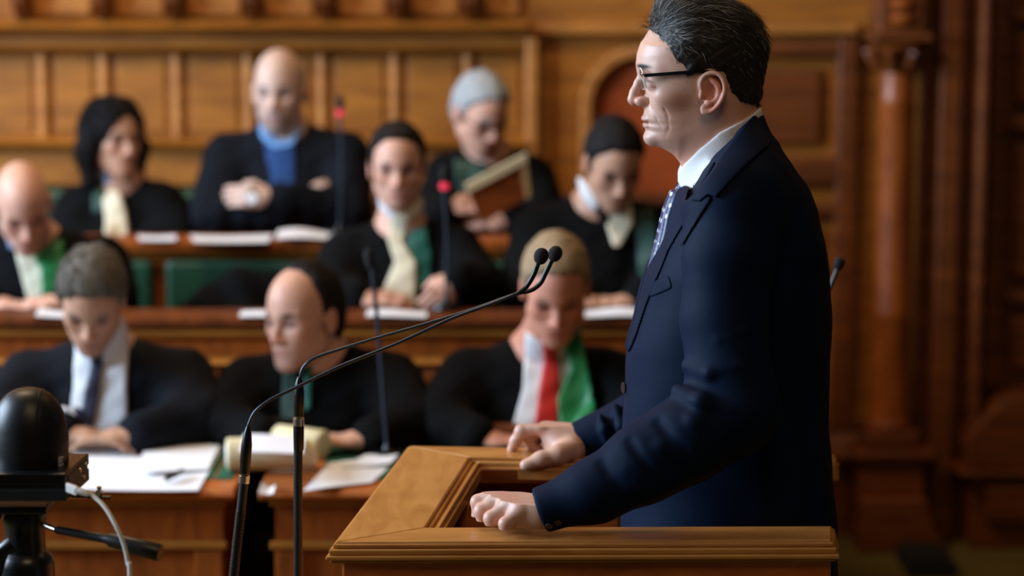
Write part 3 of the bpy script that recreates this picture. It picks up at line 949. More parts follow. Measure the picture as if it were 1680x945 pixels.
# ================================================================== FOREGROUND MICROPHONES
def big_mic(label, Y, neck, cone, ring, body, tip, ball, ribs=True):
    foot = P(body[-1][0], body[-1][1], Y); foot[2] = 0
    t = thing('gooseneck_microphone', label, 'microphone', foot)
    W = lambda L, YY=Y: [P(x, y, YY) for x, y in L]
    S = spline(W(neck), 10)
    MB().tube(S, [.0026] * len(S), 12).build('gooseneck', 'grey_metal', t, smooth=True)
    S2 = spline(W(tip), 8)
    MB().tube(S2, np.linspace(.0034, .0042, len(S2)), 12).build('capsule_neck', 'black_matte', t, smooth=True)
    c = P(*ball, Y); d = S2[-1] - S2[-3]; d /= np.linalg.norm(d)
    prof = [(.0045, -.0125), (.0085, -.0095)] + [(.0112 * math.cos(a) ** .9 if a < 1.5 else .0004, .0125 * math.sin(a)) for a in np.linspace(-.6, 1.52, 16)]
    MB().lathe(c, prof, 28, axis=d).build('windscreen', 'black_foam', t, smooth=True)
    A, B = P(*cone[0], Y), P(*cone[1], Y); ax = A - B; L = np.linalg.norm(ax)
    MB().lathe(B, [(.0076, 0), (.0082, .002), (.0082, L * .22), (.0086, L * .23), (.0084, L * .6), (.0062, L * .85), (.0034, L * .97), (.0028, L)], 24, axis=ax / L).build('handle_cone', 'black_plastic', t, smooth=True)
    A, B = P(*ring[0], Y), P(*ring[1], Y); ax = A - B; L = np.linalg.norm(ax)
    MB().lathe(B, [(.0078, 0), (.0088, .0008), (.0088, L - .0008), (.0078, L)], 28, axis=ax / L).build('ring', 'steel', t, smooth=True)
    Bp = spline(W(body), 10)
    Bp[-1][2] = .02
    MB().tube(Bp, .0072, 16).build('stand_tube', 'black_matte', t, smooth=True)
    if ribs:
        mb = MB()
        acc = 0; pts = Bp
        for i in range(len(pts) - 1):
            a_, b_ = pts[i], pts[i + 1]; L = np.linalg.norm(b_ - a_); dd_ = (b_ - a_) / L
            while acc < L:
                p_ = a_ + dd_ * acc
                if p_[2] < 1.0: break
                if P(840, 835, Y)[2] > p_[2]: mb.lathe(p_, [(.0070, -.0009), (.0084, 0), (.0070, .0009)], 16, axis=dd_)
                acc += .0036
            acc -= L
            if pts[i + 1][2] < 1.0: break
        mb.build('ribbed_sleeve', 'black_plastic', t, smooth=True)
    else:
        A, B = P(490, 699, Y), P(490, 741, Y)
        MB().lathe(B, [(.006, 0), (.008, .004), (.0086, .03), (.0086, np.linalg.norm(A - B))], 20, axis=(A - B) / np.linalg.norm(A - B)).build('sleeve', 'black_plastic', t, smooth=True)
    MB().lathe((foot[0], foot[1], 0), [(.13, 0), (.135, .006), (.13, .018), (.03, .03), (.012, .05)], 40).build('base', 'black_plastic', t, smooth=True)
    return t


big_mic('nearer slanted gooseneck microphone on a ribbed black stand left of the lectern', 3.60,
        [(406, 708), (409, 694), (420, 674), (445, 655), (485, 636), (560, 600), (650, 564), (740, 523), (800, 501), (840, 485), (858, 477)],
        [(407, 699), (401, 777)], [(401, 779), (400, 793)], [(400, 793), (396, 830), (388, 900), (382, 960), (376, 1040), (372, 1300)],
        [(852, 480), (864, 470), (875, 452), (881, 437), (884, 428)], (888, 420))
big_mic('farther slanted gooseneck microphone on a straight black stand left of the lectern', 3.72,
        [(492, 626), (494, 612), (500, 600), (515, 588), (545, 577), (620, 554), (700, 531), (780, 506), (830, 488), (864, 478)],
        [(491, 618), (490, 683)], [(490, 685), (490, 699)], [(490, 699), (489, 760), (489, 860), (489, 960), (489, 1300)],
        [(858, 480), (874, 475), (887, 464), (896, 446), (905, 427)], (911, 416), ribs=False)

# third microphone behind the speaker
Y3 = 4.35
ft = P(1290, 800, Y3); ft[2] = 0
t3 = thing('gooseneck_microphone', 'blurred small microphone poking out behind the back of the speaker', 'microphone', ft)
S = spline([P(1374, 440, Y3), P(1368, 456, Y3), P(1350, 500, Y3), P(1320, 570, Y3), P(1296, 700, Y3), P(1290, 900, Y3), ft + [0, 0, .02]], 8)
MB().tube(S, .0042, 10).build('gooseneck', 'black_plastic', t3, smooth=True)
d = S[0] - S[2]; d /= np.linalg.norm(d)
MB().lathe(P(1377, 432, Y3), [(.004, -.013), (.009, -.008), (.0112, 0), (.009, .008), (.001, .012)], 22, axis=d).build('windscreen', 'black_foam', t3, smooth=True)
MB().lathe(ft, [(.11, 0), (.11, .01), (.02, .03), (.01, .05)], 32).build('base', 'black_plastic', t3, smooth=True)

# ================================================================== DOME CAMERA ON TRIPOD (left foreground)
YC = 3.3
kc = 1 / (FPX / YC)
cc = P(50, 775, YC)
tp = thing('tripod', 'black tripod with long pan handle under the dome camera', 'tripod', (cc[0], YC, 0))
dc = thing('dome_camera', 'black dome-shaped remote camera on a flat box, left foreground', 'camera', cc)
zb = P(50, 774, YC)[2]
R0 = 64 * kc
prof = [(R0 * .97, 0), (R0 * 1.0, .006), (R0, .05)]
H0 = (774 - 632) * kc * 1.01
for a in np.linspace(0, math.pi / 2, 20)[1:]:
    prof.append((max(R0 * .985 * math.cos(a) ** .86, .0005), .05 + (H0 - .05) * math.sin(a) ** .93))
dome = MB().lathe((cc[0], YC, zb), prof, 56).build('dome', 'black_matte', dc, smooth=True)
# the tilting shell seams on the dome
mb = MB()
for off in (.30,):
    pts = []
    for a in np.linspace(.12, math.pi - .12, 26):
        x = off * R0; rr = math.sqrt(1 - off * off)
        pts.append((cc[0] + x + .003, YC - R0 * .99 * rr * math.cos(a), zb + .05 + (H0 - .05) * rr * math.sin(a)))
    mb.tube(pts, .0016, 6)
mb.build('shell_seam', 'black_plastic', dc, smooth=True)
MB().lathe((cc[0], YC, zb - .006), [(R0 * 1.02, 0), (R0 * 1.04, .003), (R0 * 1.0, .008)], 56).build('collar', 'black_plastic', dc, smooth=True)
# small printed label on the right flank
lab = thing  # (kept simple: label is a part of the dome camera)
ang = math.radians(-28)
def dome_pt(a, z, e=.0006): return (cc[0] + (R0 + e) * math.cos(a), YC + (R0 + e) * math.sin(a), z)
mb = MB(); zA, zB = P(50, 762, YC)[2], P(50, 738, YC)[2]
for i in range(5):
    a0, a1 = ang - .12 + i * .06, ang - .06 + i * .06
    mb.add([dome_pt(a0, zA), dome_pt(a1, zA), dome_pt(a1, zB), dome_pt(a0, zB)] + [dome_pt(a0, zA, -.001), dome_pt(a1, zA, -.001), dome_pt(a1, zB, -.001), dome_pt(a0, zB, -.001)], [(0, 1, 2, 3), (7, 6, 5, 4), (0, 4, 5, 1), (2, 6, 7, 3)])
mb.build('rating_label', 'grey_metal', dc)
mb = MB()
for zz, h_ in ((.26, .0012), (.42, .0008), (.55, .0008), (.75, .0012)):
    z_ = zB + (zA - zB) * zz
    for i in range(5):
        if zz in (.42, .55) and i == 4: continue
        a0, a1 = ang - .1 + i * .042, ang - .064 + i * .042
        mb.add([dome_pt(a0, z_ - h_, .001), dome_pt(a1, z_ - h_, .001), dome_pt(a1, z_ + h_, .001), dome_pt(a0, z_ + h_, .001)] + [dome_pt(a0, z_ - h_, 0), dome_pt(a1, z_ - h_, 0), dome_pt(a1, z_ + h_, 0), dome_pt(a0, z_ + h_, 0)], [(0, 1, 2, 3), (7, 6, 5, 4)])
mb.build('label_print', 'white_plastic', dc)
# base box: front face to x=108, right side face to x=147
b0 = P(108, 790, YC - .075); b1 = P(147, 785, YC + .06)
z0, z1 = P(100, 822, YC - .07)[2], P(100, 776, YC - .07)[2]
fl = P(-62, 790, YC - .075); bl = P(-30, 790, YC + .07)
ft_ = [(fl[0], fl[1]), (b0[0], b0[1]), (b1[0], b1[1]), (bl[0], bl[1])]
MB().ext_z(ft_, z0 + (z1 - z0) * .58, z1).build('box_lid', 'black_plastic', dc, bevel=.002)
sm_ = [(x + (cc[0] - x) * .03, y + (YC - y) * .03) for x, y in ft_]
MB().ext_z(sm_, z0 + (z1 - z0) * .45, z0 + (z1 - z0) * .58).build('box_groove', 'rubber_black', dc)
MB().ext_z(ft_, z0, z0 + (z1 - z0) * .45).build('box_body', 'grey_metal', dc, bevel=.002)
# socket panel on the side and screws
v0, v1 = np.array(ft_[1]), np.array(ft_[2])
def side(u, z, e=.001):
    p_ = v0 + (v1 - v0) * u; nn = np.array([(v1 - v0)[1], -(v1 - v0)[0]]); nn /= np.linalg.norm(nn); p_ = p_ + nn * e; return (p_[0], p_[1], z)
MB().hexa([side(.08, z0 + .006), side(.9, z0 + .006), side(.9, z0 + .006, -.002), side(.08, z0 + .006, -.002)], [side(.08, z1 - .006), side(.9, z1 - .006), side(.9, z1 - .006, -.002), side(.08, z1 - .006, -.002)]).build('connector_panel', 'black_matte', dc)
mb = MB()
for u, q_ in ((.55, .7), (.7, .35), (.8, .72)):
    c_ = side(u, z0 + (z1 - z0) * q_, .0); n_ = np.array(side(u, 0, 1)) - np.array(side(u, 0, 0))
    mb.lathe(c_, [(.0035, 0), (.0035, .003), (.002, .0035)], 12, axis=n_)
mb.build('socket', 'steel', dc, smooth=True)

# network cable
cable = thing('network_cable', 'white network cable plugged into the side of the dome camera', 'cable', P(150, 815, YC - .06))
ca, cb_ = P(109, 799, YC - .085), P(126, 805, YC - .095)
MB().hexa([ca + [0, -.005, -.006], ca + [0, .005, -.006], cb_ + [0, .005, -.006], cb_ + [0, -.005, -.006]], [ca + [0, -.005, .006], ca + [0, .005, .006], cb_ + [0, .005, .006], cb_ + [0, -.005, .006]]).build('plug', 'white_plastic', cable, bevel=.001)
S = spline([P(124, 804, YC - .095), P(134, 807, YC - .098), P(144, 811, YC - .1)], 5)
mb = MB().tube(S, np.linspace(.0052, .0034, len(S)), 12)
mb.build('boot', 'white_plastic', cable, smooth=True)
S = spline([P(140, 808, YC - .1), P(152, 813, YC - .1), P(172, 832, YC - .11), P(190, 862, YC - .12), (P(203, 893, YC - .12)), P(210, 925, YC - .12), P(213, 960, YC - .12), P(214, 1300, YC - .1)], 10)
S[-1][2] = .01
MB().tube(S, .0029, 12).build('cord', 'white_plastic', cable, smooth=True)

# tripod head and legs
def tz(py): return P(50, py, YC)[2]
tx = P(40, 850, YC)[0]; k = kc
MB().box(tx - 62 * k, tx + 46 * k, YC - .035, YC + .035, tz(836), tz(823)).build('quick_release_plate', 'black_plastic', tp, bevel=.004)
MB().lathe((tx, YC, 0), [(36 * k, tz(910)), (34 * k, tz(900)), (33 * k, tz(872)), (35 * k, tz(858)), (37 * k, tz(850)), (33 * k, tz(836))], 32).build('fluid_head', 'black_plastic', tp, smooth=True)
MB().lathe((tx, YC, 0), [(48 * k, tz(965)), (48 * k, tz(925)), (45 * k, tz(914)), (40 * k, tz(908)), (34 * k, tz(903))], 36).build('head_bowl', 'black_plastic', tp, smooth=True)
MB().lathe((tx - 45 * k, YC - .02, tz(838)), [(.006, -.012), (.01, -.01), (.01, .004), (.006, .008)], 20, axis=(0, -1, .2)).build('tilt_knob', 'grey_metal', tp, smooth=True)
A = P(70, 860, YC - .02); B = P(92, 869, YC - .04); C_ = P(175, 884, YC - .07); D = P(263, 907, YC - .09)
hd = MB().tube([A, B], .0042, 14).build('pan_handle', 'steel', tp, smooth=True)
S = [B, B + (C_ - B) * .03, B + (C_ - B) * .85, C_, C_ + (D - C_) * .08, C_ + (D - C_) * .5, C_ + (D - C_) * .97, D]
MB().tube(S, [.0035, .0058, .0064, .0068, .0105, .0118, .0125, .011], 18).build('grip', 'black_matte', hd, smooth=True)
MB().tube([P(20, 893, YC - .045), P(2, 905, YC - .05), P(-10, 950, YC - .05)], [.012, .011, .009], 14).build('lock_lever', 'black_plastic', tp, smooth=True)
L0, L1 = P(108, 812, YC - .02), P(183, 816, YC - .02)
lv = MB().hexa([L0 + [0, -.006, -.003], L0 + [0, .006, -.003], L1 + [0, .006, -.002], L1 + [0, -.006, -.002]], [L0 + [0, -.006, .002], L0 + [0, .006, .002], L1 + [0, .006, .002], L1 + [0, -.006, .002]]).build('safety_lever', 'black_plastic', tp, bevel=.001)
MB().lathe(P(163, 812, YC - .02), [(.0045, 0), (.005, .004), (.0028, .006), (.0035, .012)], 14).build('lever_knob', 'steel', lv, smooth=True)
for a in (-90, 30, 150):
    dx, dy = math.cos(math.radians(a + 20)), math.sin(math.radians(a + 20))
    top = np.array([tx + dx * .03, YC + dy * .03, tz(950)]); bot = np.array([tx + dx * .27, YC + dy * .27, .012])
    lg = MB().tube([top, top * .5 + bot * .5, bot], [.016, .013, .01], 14).build('leg', 'black_plastic', tp, smooth=True)
    MB().lathe((bot[0], bot[1], 0), [(.02, 0), (.02, .012), (.01, .02)], 16).build('rubber_foot', 'rubber_black', lg, smooth=True)

# ================================================================== PEOPLE: shared pieces
def lerp(a, b, t): return np.asarray(a, float) * (1 - t) + np.asarray(b, float) * t


def join_fields(L):
    VV, QQ, n = [], [], 0
    for F in L:
        V, Q_ = surface_nets(F.F, F.lo, F.h); VV.append(V); QQ.append(Q_ + n); n += len(V)
    return np.concatenate(VV), np.concatenate(QQ)


def coloured(name, V, Q_, C, mat, parent):
    me = np_mesh(name, V, Q_)
    at = me.color_attributes.new('Col', 'FLOAT_COLOR', 'POINT')
    at.data.foreach_set('color', np.concatenate([C, np.ones((len(C), 1))], 1).astype(np.float32).ravel())
    return link_mesh(name, me, mat, parent, True)


def head_prims(F, fr, jaw=1.0, wide=1.0, ears=True):
    """generic adult head around fr (ear-canal level origin; x forward, y left, z up)"""
    w = wide
    F.put(ell((.003, 0, .045), (.098, .077 * w, .084)), fr, 0)
    F.put(ell((.04, 0, -.015), (.056, .064 * w, .088)), fr, .03)
    for s in (1, -1):
        F.put(cap((.012, s * .05 * w * jaw, -.05), (.072, s * .016, -.09), .019, .016), fr, .03)
        F.put(ell((.062, s * .044 * w, -.012), (.022, .018, .02)), fr, .025)
        F.put(cap((.09, s * .008, .024), (.074, s * .046 * w, .024), .0095, .009), fr, .015)
    F.put(ell((.082, 0, -.09), (.017, .02, .015)), fr, .02)
    F.put(ell((.073, 0, -.055), (.028, .034, .032)), fr, .02)
    for s in (1, -1):
        F.put(ell((.101, s * .031, .005), (.021, .018, .013)), fr, .010, '-')
        F.put(ell((.078, s * .031, .005), (.0135, .0145, .012)), fr, .003)
    F.put(chain([(.094, 0, .014), (.106, 0, -.012), (.113, 0, -.027)], [.0075, .008, .0105]), fr, .008)
    for s in (1, -1): F.put(ell((.103, s * .012, -.031), (.011, .0075, .0085)), fr, .006)
    F.put(ell((.098, 0, -.056), (.008, .022, .0045)), fr, .004)
    F.put(ell((.096, 0, -.066), (.008, .019, .005)), fr, .004)
    F.put(ell((.106, 0, -.061), (.012, .022, .0014)), fr, .002, '-')
    if ears:
        for s in (1, -1):
            F.put(ell((-.006, s * (.077 * w + .006), .0), (.018, .0075, .032), .18), fr, .008)
            F.put(ell((.0, s * (.077 * w + .017), .0), (.009, .007, .014)), fr, .004, '-')


SK = dict(pale=srgb(205, 172, 156), pink=srgb(206, 156, 134), tan=srgb(186, 140, 114), ruddy=srgb(206, 140, 116))


def face_spots(base, stubble=0.3, brow=srgb(50, 40, 36), brow_s=.7):
    b = np.array(base[:3]); red = b * np.array([1.02, .66, .6]); dark = b * .45
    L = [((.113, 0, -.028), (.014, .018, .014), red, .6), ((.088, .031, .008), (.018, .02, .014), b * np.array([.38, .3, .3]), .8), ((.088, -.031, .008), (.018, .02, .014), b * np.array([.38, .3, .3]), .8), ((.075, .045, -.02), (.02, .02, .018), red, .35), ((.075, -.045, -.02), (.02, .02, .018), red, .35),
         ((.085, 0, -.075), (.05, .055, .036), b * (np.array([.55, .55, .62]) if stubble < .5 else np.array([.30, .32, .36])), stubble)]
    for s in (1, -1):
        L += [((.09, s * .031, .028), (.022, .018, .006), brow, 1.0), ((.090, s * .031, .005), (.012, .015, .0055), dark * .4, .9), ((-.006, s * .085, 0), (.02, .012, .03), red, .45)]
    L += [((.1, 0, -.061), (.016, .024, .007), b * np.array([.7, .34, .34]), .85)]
    return L


def hand(F, wrist, fwd, up, left=True, curl=.5, s=1.0, thumb=.6, spread=.02):
    """palm, five separate bent fingers; up = back of the hand"""
    fr = Frame(wrist, fwd, up, sc=s); sd = 1 if not left else -1      # thumb side
    F.put(chain([(-.03, 0, 0), (.0, 0, 0), (.03, 0, 0)], [.024, .024, .024]), fr, .01)
    F.put(ell((.048, 0, 0), (.048, .042, .015)), fr, .02)
    for i, (y, L, r) in enumerate(((.030, .044, .0088), (.0105, .049, .009), (-.0095, .045, .0086), (-.028, .036, .0076))):
        y *= sd; p = np.array([.086, y, 0.002]); a = curl * .55; pts = [p]; rr = [r * 1.05]
        for k, (l, da) in enumerate(((L, .0), (L * .6, curl * 1.0), (L * .45, curl * .8))):
            a += da; p = p + np.array([l * math.cos(a), (y * spread * 10) * .03, -l * math.sin(a)]); pts.append(p); rr.append(r * (1 - .1 * (k + 1)))
        F.put(chain([np.array([.05, y * .8, 0])] + pts, [r] + rr), fr, .005)
    t0 = np.array([.018, sd * .026, -.004]); t1 = t0 + [.032, sd * .022 * thumb * 1.4, -.012]; t2 = t1 + [.028, sd * .004 * thumb, -.010]
    F.put(chain([t0, t1, t2], [.014, .011, .009]), fr, .008)


def far_strands(F, fr, kind, col, root, n=1500):
    V, Q_ = surface_nets(F.F, F.lo, F.h)
    gi = np.clip(((V - F.lo) / F.h).astype(int), 1, np.array(F.F.shape) - 2); A = F.F
    g = np.stack([A[gi[:, 0] + 1, gi[:, 1], gi[:, 2]] - A[gi[:, 0] - 1, gi[:, 1], gi[:, 2]], A[gi[:, 0], gi[:, 1] + 1, gi[:, 2]] - A[gi[:, 0], gi[:, 1] - 1, gi[:, 2]], A[gi[:, 0], gi[:, 1], gi[:, 2] + 1] - A[gi[:, 0], gi[:, 1], gi[:, 2] - 1]], 1)
    g /= np.linalg.norm(g, axis=1)[:, None] + 1e-9
    l = fr.loc(V); gl_ = g @ fr.R.T
    ok = np.argwhere(((l - [0, 0, .03]) * gl_).sum(1) > .02)[:, 0]
    if not len(ok): return
    pk = rng.choice(ok, n); p, nn_, ll = V[pk], g[pk], l[pk]
    up = np.clip((ll[:, 2] - .05) / .06, 0, 1)
    fw = {'swept': .9, 'high': .25, 'short': .45, 'reced': -.8, 'fringe': -.3, 'bob': .1}[kind]
    L = {'swept': .026, 'high': .016, 'short': .013, 'reced': .012, 'fringe': .007, 'bob': .035}[kind] * rng.uniform(.6, 1.2, n)
    d = np.stack([fw * up - .25 * (1 - up), .5 * np.sign(ll[:, 1]) * up, -1.0 * (1 - up) - .1], 1) + rng.normal(0, .25 if kind != 'bob' else .08, (n, 3))
    d = d @ fr.R; d -= nn_ * (d * nn_).sum(1)[:, None]; d /= np.linalg.norm(d, axis=1)[:, None] + 1e-9
    sd = np.cross(d, nn_); W = np.zeros((n, 4, 3, 3), np.float32)
    for k in range(4):
        t = k / 3; c = p - nn_ * .002 + d * (L * t)[:, None] + nn_ * (L * .45 * (t - .75 * t * t))[:, None]
        for j in range(3):
            a = 2 * math.pi * j / 3; W[:, k, j] = c + (sd * math.cos(a) + nn_ * math.sin(a)) * .0011 * (1 - .7 * t)
    b = (np.arange(n) * 12)[:, None]
    q = np.concatenate([b + np.array([[k * 3 + j, k * 3 + (j + 1) % 3, (k + 1) * 3 + (j + 1) % 3, (k + 1) * 3 + j]]) for k in range(3) for j in range(3)])
    C = np.repeat(np.array(col[:3])[None] * rng.uniform(.6, 1.5, n)[:, None], 12, axis=0)
    tag(coloured('hair_strands', W.reshape(-1, 3), q, C, 'hair_far', root), kind='stuff')


BLK = 'black_cloth'


def seated(label, Y, head_px, yaw, pitch, roll, hs0, skin, hair, hair_col, shL, shR, shY, arms, floor_z, seat_z, robe=BLK, wide=1.0, stub=.3, lap=True, extra=None, chest_tilt=0.0, neck_base=None, robe_top=None, brow=None):
    """one seated figure.  shL/shR: shoulder pixels (outer), shY: shoulder pixel row, arms: [(elbow, wrist, handdir, handup, left, curl)] as (px,py,Y)"""
    hs = hs0 * .96; wide = wide * .90
    hp = P(head_px[0], head_px[1], Y - head_px[2])
    ya, pi_ = math.radians(yaw), math.radians(pitch)
    fwd = (math.cos(pi_) * math.sin(ya), -math.cos(pi_) * math.cos(ya), -math.sin(pi_))
    fr = Frame(hp, fwd, (0, 0, 1), math.radians(roll), hs)
    fr.o = fr.o - (np.array([.012, 0, .014]) * hs) @ fr.R
    SL, SR = P(shL, shY[0], Y), P(shR, shY[1], Y)
    inL, inR = SL + [.062, 0, -.05], SR + [-.062, 0, -.05]
    N = P(neck_base[0], neck_base[1], Y + .01) if neck_base else (inL + inR) / 2 + [0, .01, .055]
    hips = np.array([(inL[0] + inR[0]) / 2, Y + .08, seat_z + .165])
    root = thing('person', label, 'person', (hips[0], Y, seat_z))
    # ---- body (skin), continuous
    allp = [hp, SL, SR, hips] + [P(*a[1]) for a in arms] + [P(*a[0]) for a in arms]
    lo = np.min(allp, 0) - .2; hi = np.max(allp, 0) + .2
    B = Field(lo, hi, .0062)
    B.put(cap(N, hips, .08, .1)); B.put(chain([inL + [0, .0, 0], N + [0, 0, -.03], inR], [.04, .05, .04]), k=.03)
    hl = Field(hp - .17 * hs, hp + .17 * hs, .0042)
    nk0 = fr.w((-.018, 0, -.045))
    for G in (B, hl): G.put(chain([nk0, lerp(nk0, N, .6), N], [.054 * hs, .054 * hs, .062 * hs]), k=.02)
    head_prims(hl, fr, wide=wide)
    hl.relax(1)
    hf = []
    for i, a in enumerate(arms):
        E, Wp = P(*a[0]), P(*a[1]); S_ = inL if a[4] == 'R' else inR
        B.put(chain([S_, E, Wp], [.035, .032, .024]), k=.02)
        G = Field(Wp - .21, Wp + .21, .0042)
        hand(G, Wp, a[2], a[3], left=(a[4] == 'L'), curl=a[5], s=.86)
        G.put(cap(lerp(E, Wp, .75), Wp, .026, .024), k=.01); hf.append(G)
    V, Q_ = join_fields([B, hl] + hf)
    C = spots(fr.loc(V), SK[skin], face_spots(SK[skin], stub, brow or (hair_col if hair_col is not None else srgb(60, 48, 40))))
    coloured('body', V, Q_, C, 'skin_far', root)
    # ---- hair
    if hair:
        hfld = Field(hp - .2 * hs, hp + .2 * hs, .0042)
        tt = {'fringe': .003, 'swept': .013}.get(hair, .010)
        if hair == 'bob':
            hfld.put(ell((-.008, 0, .05), (.112, .094, .094)), fr, 0)
            for s in (1, -1): hfld.put(chain([(-.01, s * .078, .04), (-.005, s * .09, -.03), (.0, s * .082, -.12)], [.03, .032, .026]), fr, .03)
            hfld.put(chain([(-.06, 0, .02), (-.075, 0, -.06), (-.06, 0, -.12)], [.06, .06, .045]), fr, .04)
            hfld.put(ell((.085, 0, -.02), (.055, .062, .105)), fr, .012, '-')
        else:
            hfld.put(ell((.001, 0, .046), (.098, .077 * wide, .084)), fr, 0)
            hfld.put(ell((-.040, 0, -.0), (.052, .064 * wide, .07)), fr, .03)
            X, Yl, Z = hfld.grids((slice(None),) * 3, fr)
            xs_, ls_ = {'short': ([-.06, -.025, -.012, .03, .06, .085, .105, .14], [-.035, -.022, .020, .030, .052, .080, .10, .14]),
                        'high': ([-.06, -.025, -.012, .038, .06, .085, .105, .14], [-.035, -.022, .026, .040, .046, .066, .088, .13]),
                        'reced': ([-.06, -.025, -.012, .03, .06, .09, .14], [-.035, -.022, .014, .018, .020, .030, .03]),
                        'fringe': ([-.06, -.025, .0, .036, .06, .09, .14], [-.035, -.022, .006, .006, -.01, -.05, -.12]),
                        'swept': ([-.06, -.025, -.012, .03, .06, .085, .105, .14], [-.035, -.022, .022, .038, .062, .092, .115, .15])}[hair]
            line = (np.interp(Z, xs_, ls_) + .004 * np.sin(Yl * 75 + 1.1) + .002 * np.sin(Yl * 240)).astype(np.float32)
            hfld.F = hfld.F - np.clip((line - X) * .7 * hs, -.002, tt)
            hfld.F = np.maximum(hfld.F, (X - line) * .8 * hs)
            hfld.F = np.maximum(hfld.F, (-.055 - Z) * hs)
            for s2_ in (1, -1): hfld.put(ell((-.006, s2_ * .085, -.004), (.019, .035, .034), .18), fr, .006, '-')
            hfld.F = hfld.F - (.0014 * np.sin(Yl * 120 + 2 * np.sin(X * 40)) * np.sin(X * 56 + Yl * 30)).astype(np.float32)
            nz = (np.sin(X * 210 + 3 * np.sin(Yl * 80)) * np.sin(Yl * 260 + Z * 90)) * .0010
            hfld.F = hfld.F + nz.astype(np.float32)
            hfld.relax(1)
        def hc(V):
            l = fr.loc(V); n_ = .5 + .5 * np.sin(l[:, 0] * 160 + 5 * np.sin(l[:, 1] * 55)) * np.sin(l[:, 1] * 240)
            c = np.array(hair_col[:3])
            return c[None] * (.85 + .3 * n_[:, None])
        field_obj(hfld, 'hair', 'hair_far', root, hc)
        far_strands(hfld, fr, hair, hair_col, root)
    # ---- robe: shoulders, torso, sleeves, lap
    R_ = Field(np.minimum(lo, [lo[0], Y - .42, floor_z + .0]), hi, .010)
    k0 = .05
    R_.put(chain([inL, lerp(inL, N, .75) + [0, .01, -.015], lerp(inR, N, .75) + [0, .01, -.015], inR], [.066, .068, .068, .066]), k=.03)
    ch = (inL + inR) / 2 + [0, .0, -.14]; hw_ = abs(inR[0] - inL[0]) / 2
    R_.put(ell(ch, (hw_ + .035, .125, .20)), k=.06)
    R_.put(cap(ch + [0, 0, -.05], hips, .14, .17), k=.08)
    for a in arms:
        E, Wp = P(*a[0]), P(*a[1]); S_ = inL if a[4] == 'R' else inR
        we = lerp(E, Wp, .86)
        R_.put(chain([S_, lerp(S_, E, .5) + [0, 0, -.005], E, we], [.066, .066, .066, .052]), k=.04)
    if lap:
        for s in (-1, 1):
            kn = hips + [s * .11, -.42 if floor_z == 0 else -.30, -.02]
            R_.put(chain([hips + [s * .08, 0, -.03], kn, kn + [0, .02, -(seat_z - floor_z) + .02]], [.09, .075, .06]), k=.05)
    x = R_.ax[0][:, None, None]; y = R_.ax[1][None, :, None]; z = R_.ax[2][None, None, :]
    R_.F = R_.F + (.004 * np.sin(x * 95 + 3 * np.sin(z * 9 + Y * 7)) * np.clip((ch[2] + .1 - z) / .2, 0, 1) + .0025 * np.sin(x * 60 - z * 70) * np.sin(z * 40)).astype(np.float32)
    # open V at the neck so the throat shows
    R_.put(ell(N + [0, -.09, .075], (.06, .075, .085)), k=.02, op='-')
    R_.relax(1)
    field_obj(R_, 'robe' if robe == BLK else 'jacket', robe, root)
    chest_Y = Y - .11

    def poly(pts, YY=chest_Y): return [tuple(P(px, py, YY)[[0, 2]]) for px, py in pts]

    Fp = R_.copy()
    nk = chain([nk0, lerp(nk0, N, .6), N], [.056 * hs, .058 * hs, .066 * hs])
    Fp.put(nk, k=.01)

    def cloth(name, mat, pts, infl, use=None, thick=.014, lbl=None):
        G = (use or Fp)
        lo_ = np.array(poly(pts)); i0, i1 = np.searchsorted(G.ax[0], [lo_[:, 0].min() - .03, lo_[:, 0].max() + .03]); k0_, k1_ = np.searchsorted(G.ax[2], [lo_[:, 1].min() - .03, lo_[:, 1].max() + .03])
        g = Field.__new__(Field); g.h = G.h; i0 = max(i0, 0); k0_ = max(k0_, 0)
        # resample at twice the resolution inside the window
        sub = G.F[i0:i1, :, k0_:k1_]
        g.ax = [np.linspace(G.ax[0][i0], G.ax[0][i1 - 1], 2 * (i1 - i0) - 1).astype(np.float32), np.linspace(G.ax[1][0], G.ax[1][-1], 2 * len(G.ax[1]) - 1).astype(np.float32), np.linspace(G.ax[2][k0_], G.ax[2][k1_ - 1], 2 * (k1_ - k0_) - 1).astype(np.float32)]
        for axn in range(3):
            sh_ = list(sub.shape); sh_[axn] = 2 * sh_[axn] - 1; o_ = np.empty(sh_, np.float32)
            e = [slice(None)] * 3; e[axn] = slice(0, None, 2); o_[tuple(e)] = sub
            e2 = [slice(None)] * 3; e2[axn] = slice(1, None, 2); a_ = [slice(None)] * 3; a_[axn] = slice(0, -1); b_ = [slice(None)] * 3; b_[axn] = slice(1, None)
            o_[tuple(e2)] = (sub[tuple(a_)] + sub[tuple(b_)]) / 2; sub = o_
        g.F = sub; g.h = G.h / 2; g.lo = np.array([g.ax[0][0], g.ax[1][0], g.ax[2][0]], float)
        H = patch(g, poly(pts), infl, thick, ylo=Y - .235, yhi=Y - .02)
        ob = field_obj(H, name, mat, root, one=True)
        if lbl: ob['label'] = lbl
        return ob
    if extra: extra(cloth, root, fr, Y, R_)
    return root, fr


def collar_strip(cloth, mat, pts, infl=.012): return cloth('collar', mat, pts, infl)


